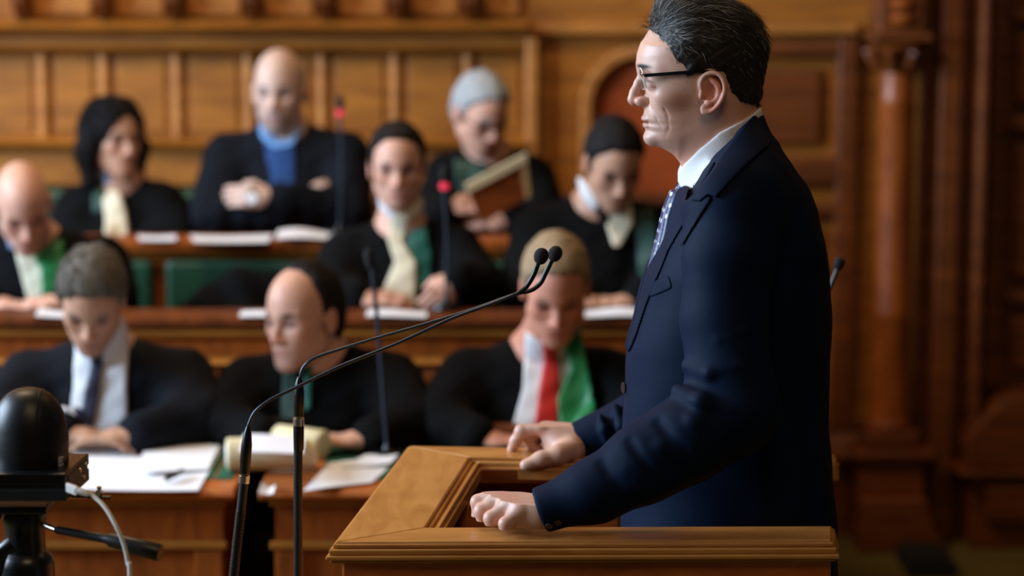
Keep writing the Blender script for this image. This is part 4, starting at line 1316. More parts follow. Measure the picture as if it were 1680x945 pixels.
def glasses(root, fr, mat='glasses_black', w=.026):
    mb = MB()
    for s in (1, -1):
        c = [(.103 - .006 * abs(math.cos(a)) if False else .104 - .004 * (abs(s * .033 + w * .5 * math.cos(a)) / .05), s * .033 + w * .95 * math.cos(a) * .95, .002 + .017 * math.sin(a)) for a in np.linspace(0, 2 * math.pi, 25)]
        mb.tube([fr.w(p) for p in c], .0016 * fr.s, 6)
        mb.tube([fr.w((.098, s * .058, .008)), fr.w((.05, s * .078, .008)), fr.w((-.005, s * .081, .008))], .0018 * fr.s, 6)
    mb.tube([fr.w((.104, -.009, .006)), fr.w((.108, 0, .009)), fr.w((.104, .009, .006))], .0014 * fr.s, 6)
    return mb.build('glasses', mat, root, smooth=True)


# ================================================================== THE SPEAKER
YMAN = 3.78
S1 = 1045.0
hfr = Frame(P(1158.7, 150.3, YMAN), (-1, 0, 0))
man = thing('person', 'man in navy suit standing in profile inside the lectern, hands on its rim', 'person', (P(1200, 800, YMAN)[0], YMAN, .1))


def zm(x, y): return ((375 - x) / 2.3625 / S1, (355 - y) / 2.3625 / S1)        # traced profile -> head frame
def ze(x, y): return ((1158.7 - 1030 - x / 3.94) / S1, (150.3 - 20 - y / 3.94) / S1 + .004)


H = Field(hfr.o + [-.14, -.10, -.17], hfr.o + [.115, .10, .155], .00165)
zs = [-.125, -.10, -.090, -.083, -.073, -.061, -.054, -.049, -.043, -.036, -.0265, -.015, .0, .012, .022, .030, .043, .060, .08]
xf = [.055, .074, .083, .0885, .0940, .0905, .0950, .0935, .0985, .0985, .0975, .0965, .0945, .0945, .0985, .1035, .1075, .1045, .095]
Wd = [.03, .040, .044, .047, .050, .053, .0545, .0555, .0565, .058, .060, .0625, .066, .068, .069, .0695, .0705, .073, .073]


def face_fn(X, Y_, Z):
    xc = .018
    a = np.interp(Z, zs, xf).astype(np.float32) - xc; b = np.interp(Z, zs, Wd).astype(np.float32)
    xx = X - xc
    a = np.where(xx > 0, a, .075)
    n_ = 2.25
    q = ((np.abs(xx) / a) ** n_ + (np.abs(Y_) / b) ** n_) ** (1 / n_) + 1e-6
    rho = np.sqrt(xx * xx + Y_ * Y_)
    d = rho * (1 - 1 / q)
    zb = np.interp(X, [-.04, .0, .045, .07, .085, .1], [-.05, -.075, -.099, -.090, -.0855, -.078]).astype(np.float32) + np.clip(np.abs(Y_) - .02, 0, 1) * .35
    lo_ = (zb - Z) * .9
    hi_ = Z - .07
    k = .022
    h_ = np.maximum(k - np.abs(d - lo_), 0) / k; d2 = np.maximum(d, lo_) + h_ * h_ * k / 4
    return np.maximum(d2, hi_)


def surfy(fx, fz, n_=2.25):
    a = np.interp(fz, zs, xf) - .018; b = np.interp(fz, zs, Wd)
    return b * max(1 - (max(fx - .018, 0) / a) ** n_, 0) ** (1 / n_)


H.put((face_fn, np.array([.03, 0, -.02]), .13), hfr)
H.put(ell((.008, 0, .052), (.0975, .077, .086)), hfr, .02)
H.put(cap((-.022, 0, -.02), (-.047, 0, -.18), .057, .064), hfr, .028)
H.put(cap((.0, 0, -.070), (-.014, 0, -.14), .039, .044), hfr, .03)      # throat
for s in (1, -1):
    H.put(cap((.094, s * .006, .037), (.074, s * .047, .035), .008, .009), hfr, .015)     # brow ridge
    H.put(ell((.060, s * .048, -.004), (.022, .014, .014)), hfr, .02)                      # cheekbone
    H.put(ell((.106, s * .033, .0175), (.018, .018, .0125)), hfr, .012, '-')              # socket
    H.put(ell((.0805, s * .032, .0185), (.0142, .016, .0135)), hfr, .004)
    H.put(ell((.0965, s * .0325, .0165), (.008, .0125, .0036)), hfr, .0015, '-')           # slit between the lids
    H.put(chain([(.098, s * .02, .0085), (.091, s * .035, .0055), (.082, s * .046, .0075)], [.0012, .0016, .001]), hfr, .006, '-')
    # nasolabial, cheek and jaw folds
    for L, rr in (([(.094, -.012), (.088, -.026), (.081, -.040), (.074, -.054)], .0007), ([(.070, -.018), (.064, -.036), (.062, -.055), (.068, -.070)], .0004)):
        pts = [(a, s * (surfy(a, b) + .0012), b) for a, b in L]
        H.put(chain(pts, [rr * .5] + [rr] * (len(L) - 2) + [rr * .4]), hfr, .0045, '-')
    for L in ():
        pts = [(a, s * (.052 + (-.045 - b) * .05), b) for a, b in L]
        H.put(chain(pts, [.0006, .0012, .001]), hfr, .006, '-')
# nose
H.put(chain([(.0995, 0, .028), (.1065, 0, .0135), (.1125, 0, -.001), (.1150, 0, -.0118)], [.0066, .0068, .0076, .0096]), hfr, .006)
H.put(cap((.094, 0, -.012), (.110, 0, -.0145), .0095, .008), hfr, .006)
for s in (1, -1):
    H.put(ell((.1015, s * .0135, -.0148), (.0115, .0068, .0086)), hfr, .005)
    H.put(chain([(.0925, s * .020, -.0215), (.0905, s * .0205, -.013), (.0945, s * .0195, -.0055)], [.001, .0014, .001]), hfr, .004, '-')
    H.put(ell((.1085, s * .0068, -.0240), (.0065, .0032, .0034)), hfr, .002, '-')
# lips and mouth
H.put(ell((.0945, 0, -.0425), (.0082, .0225, .0048)), hfr, .004)
H.put(ell((.0920, 0, -.0525), (.0085, .0195, .0052)), hfr, .004)
H.put(ell((.100, 0, -.0476), (.020, .0245, .0009)), hfr, .0015, '-')
H.put(ell((.086, 0, -.0735), (.012, .02, .0115)), hfr, .014)          # chin
# ears
for s in (1, -1):
    def ep(zx, zy, y): a, b = ze(zx, zy); return (a, s * y, b)
    c = ep(518, 505, .0745)
    H.put(ell(c, (.0165, .0050, .0275), -.12), hfr, .006)
    H.put(ell(ep(478, 620, .0765), (.0085, .0042, .009)), hfr, .005)
    hx = [ep(452, 500, .0755), ep(446, 452, .0775), ep(466, 410, .0800), ep(508, 392, .0825), ep(556, 400, .0850), ep(588, 440, .0870), ep(596, 500, .0875), ep(578, 560, .0860), ep(548, 605, .0830), ep(505, 640, .0795), ep(462, 640, .0770)]
    H.put(chain([tuple(p) for p in spline(hx, 4)], [.0030] * (4 * 10 + 1)), hfr, .003)
    H.put(ell(ep(508, 512, .0845), (.0105, .0085, .0135)), hfr, .004, '-')
    H.put(ell(ep(525, 435, .0850), (.0085, .0055, .0060)), hfr, .004, '-')
    ah = [ep(505, 432, .0795), ep(545, 462, .0815), ep(560, 505, .0820), ep(548, 552, .0815), ep(512, 582, .0800), ep(490, 572, .079)]
    H.put(chain([tuple(p) for p in spline(ah, 3)], [.0026] * 16), hfr, .004)
    H.put(ell(ep(449, 535, .0775), (.0045, .0045, .0065)), hfr, .004)
H.relax(1)

Cf = hfr.o
bskin = srgb(212, 168, 148); bb = np.array(bskin[:3])
red = bb * np.array([1.0, .60, .50])
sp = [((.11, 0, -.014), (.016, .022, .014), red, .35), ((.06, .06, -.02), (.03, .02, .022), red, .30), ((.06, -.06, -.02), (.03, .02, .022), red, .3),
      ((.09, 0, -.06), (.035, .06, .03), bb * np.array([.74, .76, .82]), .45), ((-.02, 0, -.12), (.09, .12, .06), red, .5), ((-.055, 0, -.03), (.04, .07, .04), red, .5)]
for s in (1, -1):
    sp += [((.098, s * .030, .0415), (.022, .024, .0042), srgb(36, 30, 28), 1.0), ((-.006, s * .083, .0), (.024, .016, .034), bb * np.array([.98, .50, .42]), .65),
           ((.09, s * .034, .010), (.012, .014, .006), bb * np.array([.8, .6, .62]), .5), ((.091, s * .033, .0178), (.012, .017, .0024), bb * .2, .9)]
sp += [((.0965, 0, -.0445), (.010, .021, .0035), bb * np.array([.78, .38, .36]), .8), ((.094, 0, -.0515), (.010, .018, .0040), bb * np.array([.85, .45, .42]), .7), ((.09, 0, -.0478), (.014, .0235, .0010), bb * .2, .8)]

# ---- near hand (left), a loose fist on the near rim
def zh(x, y, Y): return P(740 + x / 3.375, 620 + y / 3.375, Y)
HN = Field(zh(90, 900, 3.40), zh(640, 560, 3.62), .0016)
w0, w1 = zh(610, 720, 3.478), zh(500, 728, 3.482)
HN.put(cap(w0, w1, .028, .0275))
k_i, k_m, k_r, k_p = zh(284, 630, 3.530), zh(318, 640, 3.512), zh(350, 678, 3.488), zh(388, 732, 3.468)
for a_, r_ in ((k_i, .0125), (k_m, .013), (k_r, .0125), (k_p, .0115)):
    HN.put(cap(w1, a_, .022, r_), k=.016)
HN.put(ell(zh(400, 706, 3.50), (.036, .033, .023)), k=.015)
HN.put(cap(zh(360, 690, 3.515), zh(470, 715, 3.49), .027, .0255), k=.012)
HN.put(ell(zh(440, 790, 3.475), (.030, .016, .014)), k=.012)
fing = [([k_i, zh(152, 688, 3.538), zh(150, 775, 3.542), zh(195, 812, 3.540)], [.0126, .0112, .0098, .0090]),
        ([k_m, zh(172, 738, 3.512), zh(182, 812, 3.514), zh(232, 838, 3.520)], [.0128, .0116, .0100, .0090]),
        ([k_r, zh(224, 778, 3.485), zh(236, 842, 3.487), zh(282, 850, 3.497)], [.0124, .0112, .0096, .0086]),
        ([k_p, zh(304, 808, 3.460), zh(306, 846, 3.462), zh(345, 850, 3.474)], [.0114, .0102, .0088, .0078])]
for pts, rr in fing:
    g = Field(HN.lo, HN.lo + .001, HN.h); g.ax = HN.ax; g.F = np.full_like(HN.F, 1.0)
    g.put(chain(pts[:2], rr[:2]), k=.0)
    g.put(chain(pts[1:], rr[1:]), k=.004)
    g.put(ell(pts[1], (rr[1] * 1.05,) * 3), k=.004)
    HN.F = smin(HN.F, g.F, .0075)
for a_, b_ in ((k_i, k_m), (k_m, k_r), (k_r, k_p)):      # dips between the knuckles
    HN.put(ell((a_ + b_) / 2 + [-.006, 0, .012], (.010, .003, .004)), k=.005, op='-')
for a_, r_ in ((k_i, .0075), (k_m, .008), (k_r, .0075), (k_p, .007)):
    HN.put(ell(a_ + [0, 0, r_], (.009, .0065, .0065)), k=.006)
    HN.put(cap(a_ + [.006, 0, .0095], lerp(a_, w1, .7) + [0, 0, .017], .0016, .001), k=.006)
HN.put(chain([zh(470, 700, 3.50), zh(360, 760, 3.545), zh(260, 790, 3.560)], [.017, .013, .0105]), k=.01)   # thumb on the hidden side
HN.relax(1)

# ---- far hand (right), index finger extended onto the far rim
FY = 4.055
HF = Field(zh(290, 540, 3.94), zh(760, 190, 4.16), .0016)
v0, v1 = zh(760, 372, 4.06), zh(690, 365, 4.055)
HF.put(cap(v0, v1, .030, .029))
m_i, m_m, m_r, m_p = zh(505, 272, 4.050), zh(528, 276, 4.078), zh(560, 300, 4.102), zh(600, 330, 4.122)
for a_, r_ in ((m_i, .0145), (m_m, .0135), (m_r, .0125), (m_p, .0115)): HF.put(cap(v1, a_, .026, r_), k=.016)
HF.put(ell(zh(600, 365, 4.055), (.028, .038, .030)), k=.018)
HF.put(chain([m_i, zh(392, 296, 4.054), zh(358, 350, 4.060), zh(336, 394, 4.066)], [.0136, .0112, .0098, .0084]), k=.006)
HF.put(ell(zh(392, 294, 4.054), (.0118,) * 3), k=.004)
for a_, o_ in ((m_m, 0), (m_r, .024), (m_p, .046)):
    p1 = zh(430, 330, 4.072 + o_); p2 = zh(448, 378, 4.076 + o_); p3 = zh(492, 402, 4.074 + o_)
    HF.put(chain([a_, p1, p2, p3], [.0118, .0104, .0094, .0082]), k=.004)
HF.put(chain([zh(665, 400, 4.02), zh(595, 428, 3.996), zh(500, 452, 3.988), zh(415, 484, 3.984)], [.022, .0165, .0128, .0102]), k=.012)
HF.put(ell(zh(432, 482, 3.984), (.013, .0105, .0098)), k=.005)
HF.relax(1)

# ---- hidden torso, arms and neck joining them (one body)
A_N = [P(1195, 345, 3.60), P(1205, 655, 3.53), w0]
A_F = [P(1195, 345, 3.96), P(1125, 640, 4.06), v0]
BT = Field(P(860, 1060, 3.3) * [1, 0, 1] + [0, 3.35, 0], P(1400, 300, 4.2) * [1, 0, 1] + [0, 4.25, 0], .009)
nb = hfr.w((-.045, 0, -.17)); hp_ = P(1195, 900, YMAN)
BT.put(cap(nb, nb + [0, 0, -.12], .062, .09)); BT.put(cap(P(1215, 420, YMAN), hp_, .11, .12), k=.05)
BT.put(chain([A_N[0], nb + [0, 0, -.08], A_F[0]], [.045, .06, .045]), k=.04)
BT.put(chain(A_N, [.04, .034, .027]), k=.02); BT.put(chain(A_F, [.04, .034, .027]), k=.02)
Vb, Qb = join_fields([H, HN, HF, BT])
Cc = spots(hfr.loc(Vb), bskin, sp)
for (c_, r_) in [(p[0][1], .010) for p in fing] + [(k_i, .010), (k_m, .01), (k_r, .01), (k_p, .01), (m_i, .012)]:
    w_ = np.exp(-(((Vb - c_) / (r_ * 1.1)) ** 2).sum(1))[:, None] * .45
    Cc = Cc * (1 - w_) + bb * np.array([1.0, .62, .55]) * w_
coloured('body', Vb, Qb, Cc, 'skin', man)

# eyes
for s in (1, -1):
    ec = hfr.w((.0785, s * .032, .0185))
    eb = MB().lathe(ec, [(.0001 + .0120 * math.sin(a), -.0120 * math.cos(a)) for a in np.linspace(0, math.pi, 24)], 28, axis=(-1, 0, -.12))
    me_o = eb.build('eye', None, man, smooth=True)
    me_o.data.materials.append(M['eye_white'] if 'eye_white' in M else M.setdefault('eye_white', plain('eye_white', srgb(205, 200, 198), 0.15, noise=.03)))
    ir = MB().lathe(ec + np.array([-1, 0, -.12]) * .0103, [(.0056, 0), (.0050, .0012), (.003, .0019), (.0003, .0021)], 20, axis=(-1, 0, -.12))
    ir.build('iris', 'black_plastic', me_o, smooth=True)

# ---- glasses: rimless lenses, dark side arms
gl = thing('glasses', 'rimless glasses with thick black side arms worn by the speaker', 'glasses', hfr.w((.1, 0, .02)))
def gpt(px, py, y): return np.array([P(px, py, YMAN)[0], YMAN - y, P(px, py, YMAN)[2] + .0042 * y / .075])
for s in (1, -1):
    o_ = .002
    A = gpt(1054, 124, s * .058); B = gpt(1110, 119.5, s * .0775); C_ = gpt(1152, 117.5, s * .0805); D = gpt(1172, 128, s * .0785)
    mb = MB()
    S = spline([A, B, C_, D], 6)
    for i in range(len(S) - 1):
        p, q_ = S[i], S[i + 1]; t_ = .0026 if i < 14 else .0016; dz = np.array([0, 0, t_]); dy = np.array([0, .0011 * s, 0])
        mb.hexa([p - dz - dy, p - dz + dy, q_ - dz + dy, q_ - dz - dy], [p + dz - dy, p + dz + dy, q_ + dz + dy, q_ + dz - dy])
    mb.build('side_arm', 'glasses_black', gl)
    # lens
    n_ = 26; f_ = []; bk_ = []
    for k in range(n_):
        a = 2 * math.pi * k / n_; ca, sa_ = math.cos(a), math.sin(a)
        yy = s * .0335 + .0255 * np.sign(ca) * abs(ca) ** .8; zz = -.0002 + .0165 * np.sign(sa_) * abs(sa_) ** .8
        base = gpt(1049 + .0 * yy, 127, 0); xx = base[0] + (abs(yy) ** 2) * .9 + (-zz) * .16
        f_.append((xx, YMAN - yy, base[2] + zz)); bk_.append((xx + .0018, YMAN - yy, base[2] + zz))
    MB().add(f_ + bk_, [tuple(range(n_)), tuple(range(n_, 2 * n_))[::-1]] + [(k, (k + 1) % n_, (k + 1) % n_ + n_, k + n_) for k in range(n_)]).build('lens', 'lens', gl)
    MB().tube([tuple((np.array(a_) + np.array(c_)) / 2) for a_, c_ in zip(f_, bk_)] + [tuple((np.array(f_[0]) + np.array(bk_[0])) / 2)], .0009, 6).build('lens_edge', 'white_plastic', gl, smooth=True)
    e0 = gpt(1050, 121, s * .056); MB().tube([e0, (e0 + A) / 2 + [0, -.001 * s, 0], A], [.0014, .0016, .002], 8).build('hinge', 'steel', gl, smooth=True)
    n0 = gpt(1051, 126, s * .010); MB().tube([n0, n0 + [.004, 0, -.003], n0 + [.007, 0, -.008]], [.0006, .0006, .0016], 8).build('nose_pad', 'lens', gl, smooth=True)
b0_ = gpt(1048.5, 122, .009); b1_ = gpt(1046.5, 120, 0); b2_ = gpt(1048.5, 122, -.009)
MB().tube(spline([b0_, b1_, b2_], 4), .001, 8).build('bridge', 'steel', gl, smooth=True)

# ---- hair
HH = Field(hfr.o + [-.125, -.105, -.08], hfr.o + [.13, .105, .17], .0022)
HH.put(ell((.008, 0, .052), (.0975, .077, .086)), hfr, 0)
HH.put(cap((-.022, 0, -.02), (-.030, 0, -.07), .058, .06), hfr, .028)
HH.put((face_fn, np.array([.03, 0, -.02]), .13), hfr, .01)
hl_poly = [zm(*p) for p in [(96, 98), (138, 110), (178, 138), (207, 190), (232, 242), (266, 262), (272, 300), (298, 312), (318, 300), (335, 284), (372, 276), (425, 290), (440, 330), (452, 362), (490, 395), (560, 412), (600, 412), (760, 300), (760, -160), (0, -160), (0, 98)]]
X, Yl, Z = HH.grids((slice(None),) * 3, hfr)
Z2 = Z - .0040 * np.abs(Yl) / .075
D = poly_sd([tuple(p) for p in hl_poly], X, Z2).astype(np.float32)
top = np.clip((Z - .04) / .08, 0, 1); frontal = np.clip((X - .0) / .08, 0, 1)
tmax = .006 + .007 * top + .007 * frontal * top
T_ = np.clip(-D * .45, -.004, tmax)
HH.F = HH.F - T_ + (.0012 * np.sin(X * 300 + Z * 500 + 4 * np.sin(Yl * 60)) * np.sin(Yl * 380 + Z * 120)).astype(np.float32)
HH.F = np.maximum(HH.F, D)
HH.relax(1)
hcol = np.array(srgb(46, 41, 38)[:3])
def hcf(V): return np.tile(hcol * .8, (len(V), 1))
Vh, Qh = surface_nets(HH.F, HH.lo, HH.h)
hair_o = field_obj(HH, 'hair', 'hair', man, hcf)
# strands
lv = hfr.loc(Vh)
me_ = hair_o.data; nn = np.zeros(len(me_.vertices) * 3, np.float32); me_.vertices.foreach_get('normal', nn) if False else None
# normals from the field gradient
gi = np.clip(((Vh - HH.lo) / HH.h).astype(int), 1, np.array(HH.F.shape) - 2)
g_ = np.stack([HH.F[gi[:, 0] + 1, gi[:, 1], gi[:, 2]] - HH.F[gi[:, 0] - 1, gi[:, 1], gi[:, 2]], HH.F[gi[:, 0], gi[:, 1] + 1, gi[:, 2]] - HH.F[gi[:, 0], gi[:, 1] - 1, gi[:, 2]], HH.F[gi[:, 0], gi[:, 1], gi[:, 2] + 1] - HH.F[gi[:, 0], gi[:, 1], gi[:, 2] - 1]], 1)
g_ /= np.linalg.norm(g_, axis=1)[:, None] + 1e-9
outer = (np.abs(lv[:, 1]) + np.hypot(lv[:, 0] - .008, lv[:, 2] - .05) > .07) & (((lv - [.008, 0, .04]) * (g_ @ hfr.R.T)).sum(1) > 0)
cand = np.argwhere(outer)[:, 0]
NS = 15000
pick = rng.choice(cand, NS)
p0 = Vh[pick] + rng.normal(0, .0010, (NS, 3)); n0 = g_[pick]; l0 = lv[pick]
up_ = np.clip((l0[:, 2] - .055) / .06, 0, 1); fr_ = np.clip((l0[:, 0]) / .08, 0, 1)
dl = np.stack([-.75 - .35 * up_ + .25 * (1 - up_) * 0, .35 * up_ * (1 - fr_) * np.sign(l0[:, 1]) + 0 * up_, -1.0 * (1 - up_) + .35 * up_ * fr_], 1)
dl += rng.normal(0, .20, (NS, 3)) * (0.6 + .6 * up_[:, None])
dw = dl @ hfr.R
dw -= n0 * (dw * n0).sum(1)[:, None]; dw /= np.linalg.norm(dw, axis=1)[:, None] + 1e-9
ln = (.010 + .020 * up_ + .010 * up_ * fr_) * rng.uniform(.6, 1.25, NS)
lift = (.05 + .42 * up_ * rng.uniform(.2, 1.0, NS) + .25 * fr_ * up_) * rng.uniform(.4, 1.2, NS)
SEG = 5; rad = .00034
VV = np.zeros((NS, SEG, 3, 3), np.float32)
side_ = np.cross(dw, n0)
wob = rng.normal(0, .12, NS)
for k in range(SEG):
    t = k / (SEG - 1)
    c_ = p0 - n0 * .0015 + dw * (ln * t)[:, None] + n0 * (ln * lift * (t - .62 * t * t * 1.0))[:, None] - n0 * ((ln * t) ** 2 / .2)[:, None] + side_ * (ln * wob * t * t)[:, None]
    rk = rad * (1 - .75 * t)
    for j in range(3):
        a = 2 * math.pi * j / 3
        VV[:, k, j] = c_ + (side_ * math.cos(a) + n0 * math.sin(a)) * rk
base_i = (np.arange(NS) * SEG * 3)[:, None]
quads = []
for k in range(SEG - 1):
    for j in range(3):
        quads.append(base_i + np.array([[k * 3 + j, k * 3 + (j + 1) % 3, (k + 1) * 3 + (j + 1) % 3, (k + 1) * 3 + j]]))
grey = (rng.uniform(0, 1, NS) < (.07 + .16 * np.clip((l0[:, 0] - .02) / .06, 0, 1)))
cs = np.where(grey[:, None], np.array(srgb(176, 172, 166)[:3])[None], hcol[None] * rng.uniform(.5, 1.7, NS)[:, None])
Cst = np.repeat(cs, SEG * 3, axis=0)
strands = coloured('hair_strands', VV.reshape(-1, 3), np.concatenate(quads), Cst, 'hair', man)
tag(strands, kind='stuff')
# fly-away tufts at the front and crown
mb = MB()
for k in range(46):
    a = rng.uniform(0, 1)
    st = hfr.w((.094 - .02 * a + rng.normal(0, .003), rng.uniform(-.05, .055), .098 + .022 * a))
    d_ = np.array([-.5 - .5 * rng.uniform(), rng.normal(0, .3), rng.uniform(-.5, .8)]); d_ /= np.linalg.norm(d_); L = rng.uniform(.008, .022)
    mb.tube([st, st + d_ * L * .5 + [0, 0, .002], st + d_ * L + [-.002, 0, -.005]], [.00030, .00022, .00008], 3)
mb.build('loose_hair', plain('dark_hair', hcol, .45), man)
# eyebrow hairs
M['brow_hair'] = plain('brow_hair', srgb(48, 40, 38), .5)
for s in (1, -1):
    mb = MB()
    for k in range(170):
        u = rng.uniform(0, 1); c_ = np.array([.1075 - .024 * u ** 1.5, s * (.014 + .036 * u), .0415 + .003 * math.sin(u * 3) + rng.normal(0, .0018)])
        c_[1] = s * abs(c_[1]); L = .009
        d_ = np.array([-.55, s * .7, .15 + rng.normal(0, .25)]); d_ /= np.linalg.norm(d_)
        mb.tube([hfr.w(c_), hfr.w(c_ + d_ * L)], [.0003, .0001], 3)
    mb.build('eyebrow', 'brow_hair', man)

# ---- clothes ---------------------------------------------------------------
def XZ(px, py, Y=YMAN): p = P(px, py, Y); return (p[0], p[2])
rows = [(215, 1165, 1258, .070), (240, 1158, 1268, .085), (262, 1140, 1292, .12), (300, 1120, 1321, .165), (340, 1106, 1338, .185), (390, 1086, 1350, .195), (440, 1065, 1357, .195),
        (500, 1046, 1360, .19), (560, 1033, 1361, .185), (600, 1027, 1359, .18), (640, 1024, 1356, .176), (700, 1022, 1357, .176), (760, 1020, 1363, .184), (860, 1018, 1370, .19), (960, 1018, 1372, .19), (1100, 1022, 1368, .18)]
tzv = np.array([XZ(1190, r[0])[1] for r in rows])[::-1]
txf = np.array([XZ(r[1], r[0])[0] for r in rows])[::-1]; txb = np.array([XZ(r[2], r[0])[0] for r in rows])[::-1]; tw = np.array([r[3] for r in rows])[::-1]


def torso_fn(off):
    def fn(X, Y_, Z):
        f = np.interp(Z, tzv, txf).astype(np.float32) + off; b = np.interp(Z, tzv, txb).astype(np.float32) - off; w = np.interp(Z, tzv, tw).astype(np.float32) - off
        c = f * .45 + b * .55; xx = X - c; yy = Y_ - YMAN
        a = np.where(xx < 0, c - f, b - c)
        n_ = 2.35
        q = ((np.abs(xx) / a) ** n_ + (np.abs(yy) / w) ** n_) ** (1 / n_) + 1e-6
        return np.sqrt(xx * xx + yy * yy) * (1 - 1 / q)
    return fn, P(1190, 600, YMAN), .75


JK = Field([P(860, 500, 3.4)[0], 3.40, XZ(1100, 1040)[1]], [P(1385, 500, 3.8)[0], 4.17, XZ(1100, 185)[1]], .0033)
JK.put(torso_fn(0)); 
JK.F = np.maximum(JK.F, (XZ(1100, 1020)[1] - JK.ax[2])[None, None, :])
JK.F = np.maximum(JK.F, (JK.ax[2] - XZ(1100, 245)[1])[None, None, :])
JK.put(cap(P(1188, 215, YMAN), P(1206, 328, YMAN), .0665, .084), k=.03)
shN, shF = P(1205, 338, 3.605), P(1205, 330, 3.955)
for s_, sp_ in ((-1, shN), (1, shF)):
    JK.put(chain([P(1215, 275, YMAN + s_ * .06), P(1213, 305, YMAN + s_ * .12), sp_], [.056, .062, .070]), k=.05)
# near arm
elb = P(1212, 668, 3.515)
arm = [shN, P(1196, 420, 3.575), P(1188, 520, 3.555), P(1196, 610, 3.53), elb]
AN = Field(JK.lo, JK.lo + .001, JK.h); AN.ax = JK.ax; AN.F = np.full_like(JK.F, 1.0)
AN.put(chain(arm, [.071, .069, .066, .064, .060]), k=.01)
cuffN = zh(515, 722, 3.478)
fore = [elb + [-.01, 0, -.01], P(1125, 722, 3.50), P(1050, 764, 3.49), P(975, 806, 3.482), cuffN + [-.012, 0, -.006]]
AN.put(chain(fore, [.062, .060, .054, .043, .034]), k=.03)
# folds in and around the elbow crook
def ridge(A, pts, r, k=.009, op='+'): A.put(chain([P(*p) for p in pts], r), k=k, op=op)
ridge(AN, [(1112, 642, 3.50), (1150, 660, 3.462), (1200, 672, 3.455)], [.011, .014, .006])
ridge(AN, [(1108, 668, 3.50), (1140, 690, 3.455), (1180, 720, 3.450)], [.012, .015, .006])
ridge(AN, [(1060, 700, 3.50), (1085, 735, 3.450), (1110, 780, 3.452)], [.012, .013, .006])
ridge(AN, [(1012, 738, 3.50), (1030, 770, 3.448), (1050, 806, 3.452)], [.012, .012, .005])
ridge(AN, [(968, 768, 3.49), (985, 800, 3.449), (1000, 830, 3.455)], [.008, .009, .004])
ridge(AN, [(1128, 600, 3.52), (1165, 612, 3.478), (1215, 600, 3.472)], [.010, .010, .004])
ridge(AN, [(1140, 540, 3.53), (1180, 560, 3.492), (1225, 540, 3.49)], [.006, .007, .003])
for pts in ([(1102, 656, 3.47), (1145, 676, 3.438), (1192, 700, 3.436)], [(1078, 690, 3.46), (1108, 722, 3.428), (1140, 760, 3.430)], [(1032, 722, 3.45), (1056, 756, 3.425), (1078, 796, 3.430)], [(985, 756, 3.45), (1008, 790, 3.425), (1026, 822, 3.432)]):
    ridge(AN, pts, [.007, .007, .003], .009, '-')
x_, y_, z_ = AN.ax[0][:, None, None], AN.ax[1][None, :, None], AN.ax[2][None, None, :]
dvec = (cuffN - P(1050, 764, 3.49)); dvec /= np.linalg.norm(dvec)
pc = zh(487, 728, 3.478)
pn_ = np.array([-.93, 0, -.36])
pl_ = (x_ - pc[0]) * pn_[0] + (y_ - pc[1]) * pn_[1] + (z_ - pc[2]) * pn_[2]
AN.F = np.maximum(AN.F, np.where(x_ < pc[0] + .06, pl_, -1)).astype(np.float32)
AN.put(cap(lerp(pc, elb, .06), pc + pn_ * .03, .0235, .0265), k=.001, op='-')
# far arm
AF = Field(JK.lo, JK.lo + .001, JK.h); AF.ax = JK.ax; AF.F = np.full_like(JK.F, 1.0)
elF = P(1130, 640, 4.06)
cuffF = zh(700, 365, 4.055)
AF.put(chain([shF, P(1185, 470, 4.03), elF, P(1040, 700, 4.06), cuffF + [-.012, 0, -.004]], [.07, .066, .06, .052, .036]), k=.02)
ridge(AF, [(1010, 668, 4.02), (1020, 700, 4.0), (1025, 740, 4.0)], [.008, .010, .005])
ridge(AF, [(985, 682, 4.02), (992, 705, 4.01), (998, 735, 4.01)], [.005, .006, .003])
pf_ = zh(680, 365, 4.055); pnf = np.array([-.96, 0, -.22])
plf = (x_ - pf_[0]) * pnf[0] + (z_ - pf_[2]) * pnf[2]
AF.F = np.maximum(AF.F, np.where(x_ < pf_[0] + .06, plf, -1)).astype(np.float32)
AF.put(cap(lerp(pf_, elF, .06), pf_ + pnf * .03, .0265, .0285), k=.001, op='-')
JK.F = smin(JK.F, AN.F, .022); JK.F = smin(JK.F, AF.F, .02)
# cloth undulation
JK.F = JK.F + (.0016 * np.sin(z_ * 48 + x_ * 22 + 2 * np.sin(y_ * 12)) * np.sin(x_ * 30 - z_ * 11 + 1.3)).astype(np.float32)
# seams: armhole, side, front dart, centre back
ridge(JK, [(1172, 272, 3.62), (1140, 330, 3.585), (1122, 400, 3.58), (1118, 470, 3.57)], [.0018] * 4, .008, '-')
JK.relax(1)
SHELL = JK.copy()
cut = [XZ(*p, 3.75) for p in [(1246, 190), (1203, 219), (1170, 250), (1150, 275), (1140, 292), (1128, 312), (1116, 334), (1106, 360), (1091, 394), (1070, 440), (960, 440), (960, 60), (1246, 60)]]
Dc = poly_sd(cut, JK.ax[0][:, None], JK.ax[2][None, :]).astype(np.float32)[:, None, :]
JK.F = np.maximum(JK.F, -Dc)
JK.relax(1)
field_obj(JK, 'jacket', 'navy', man)
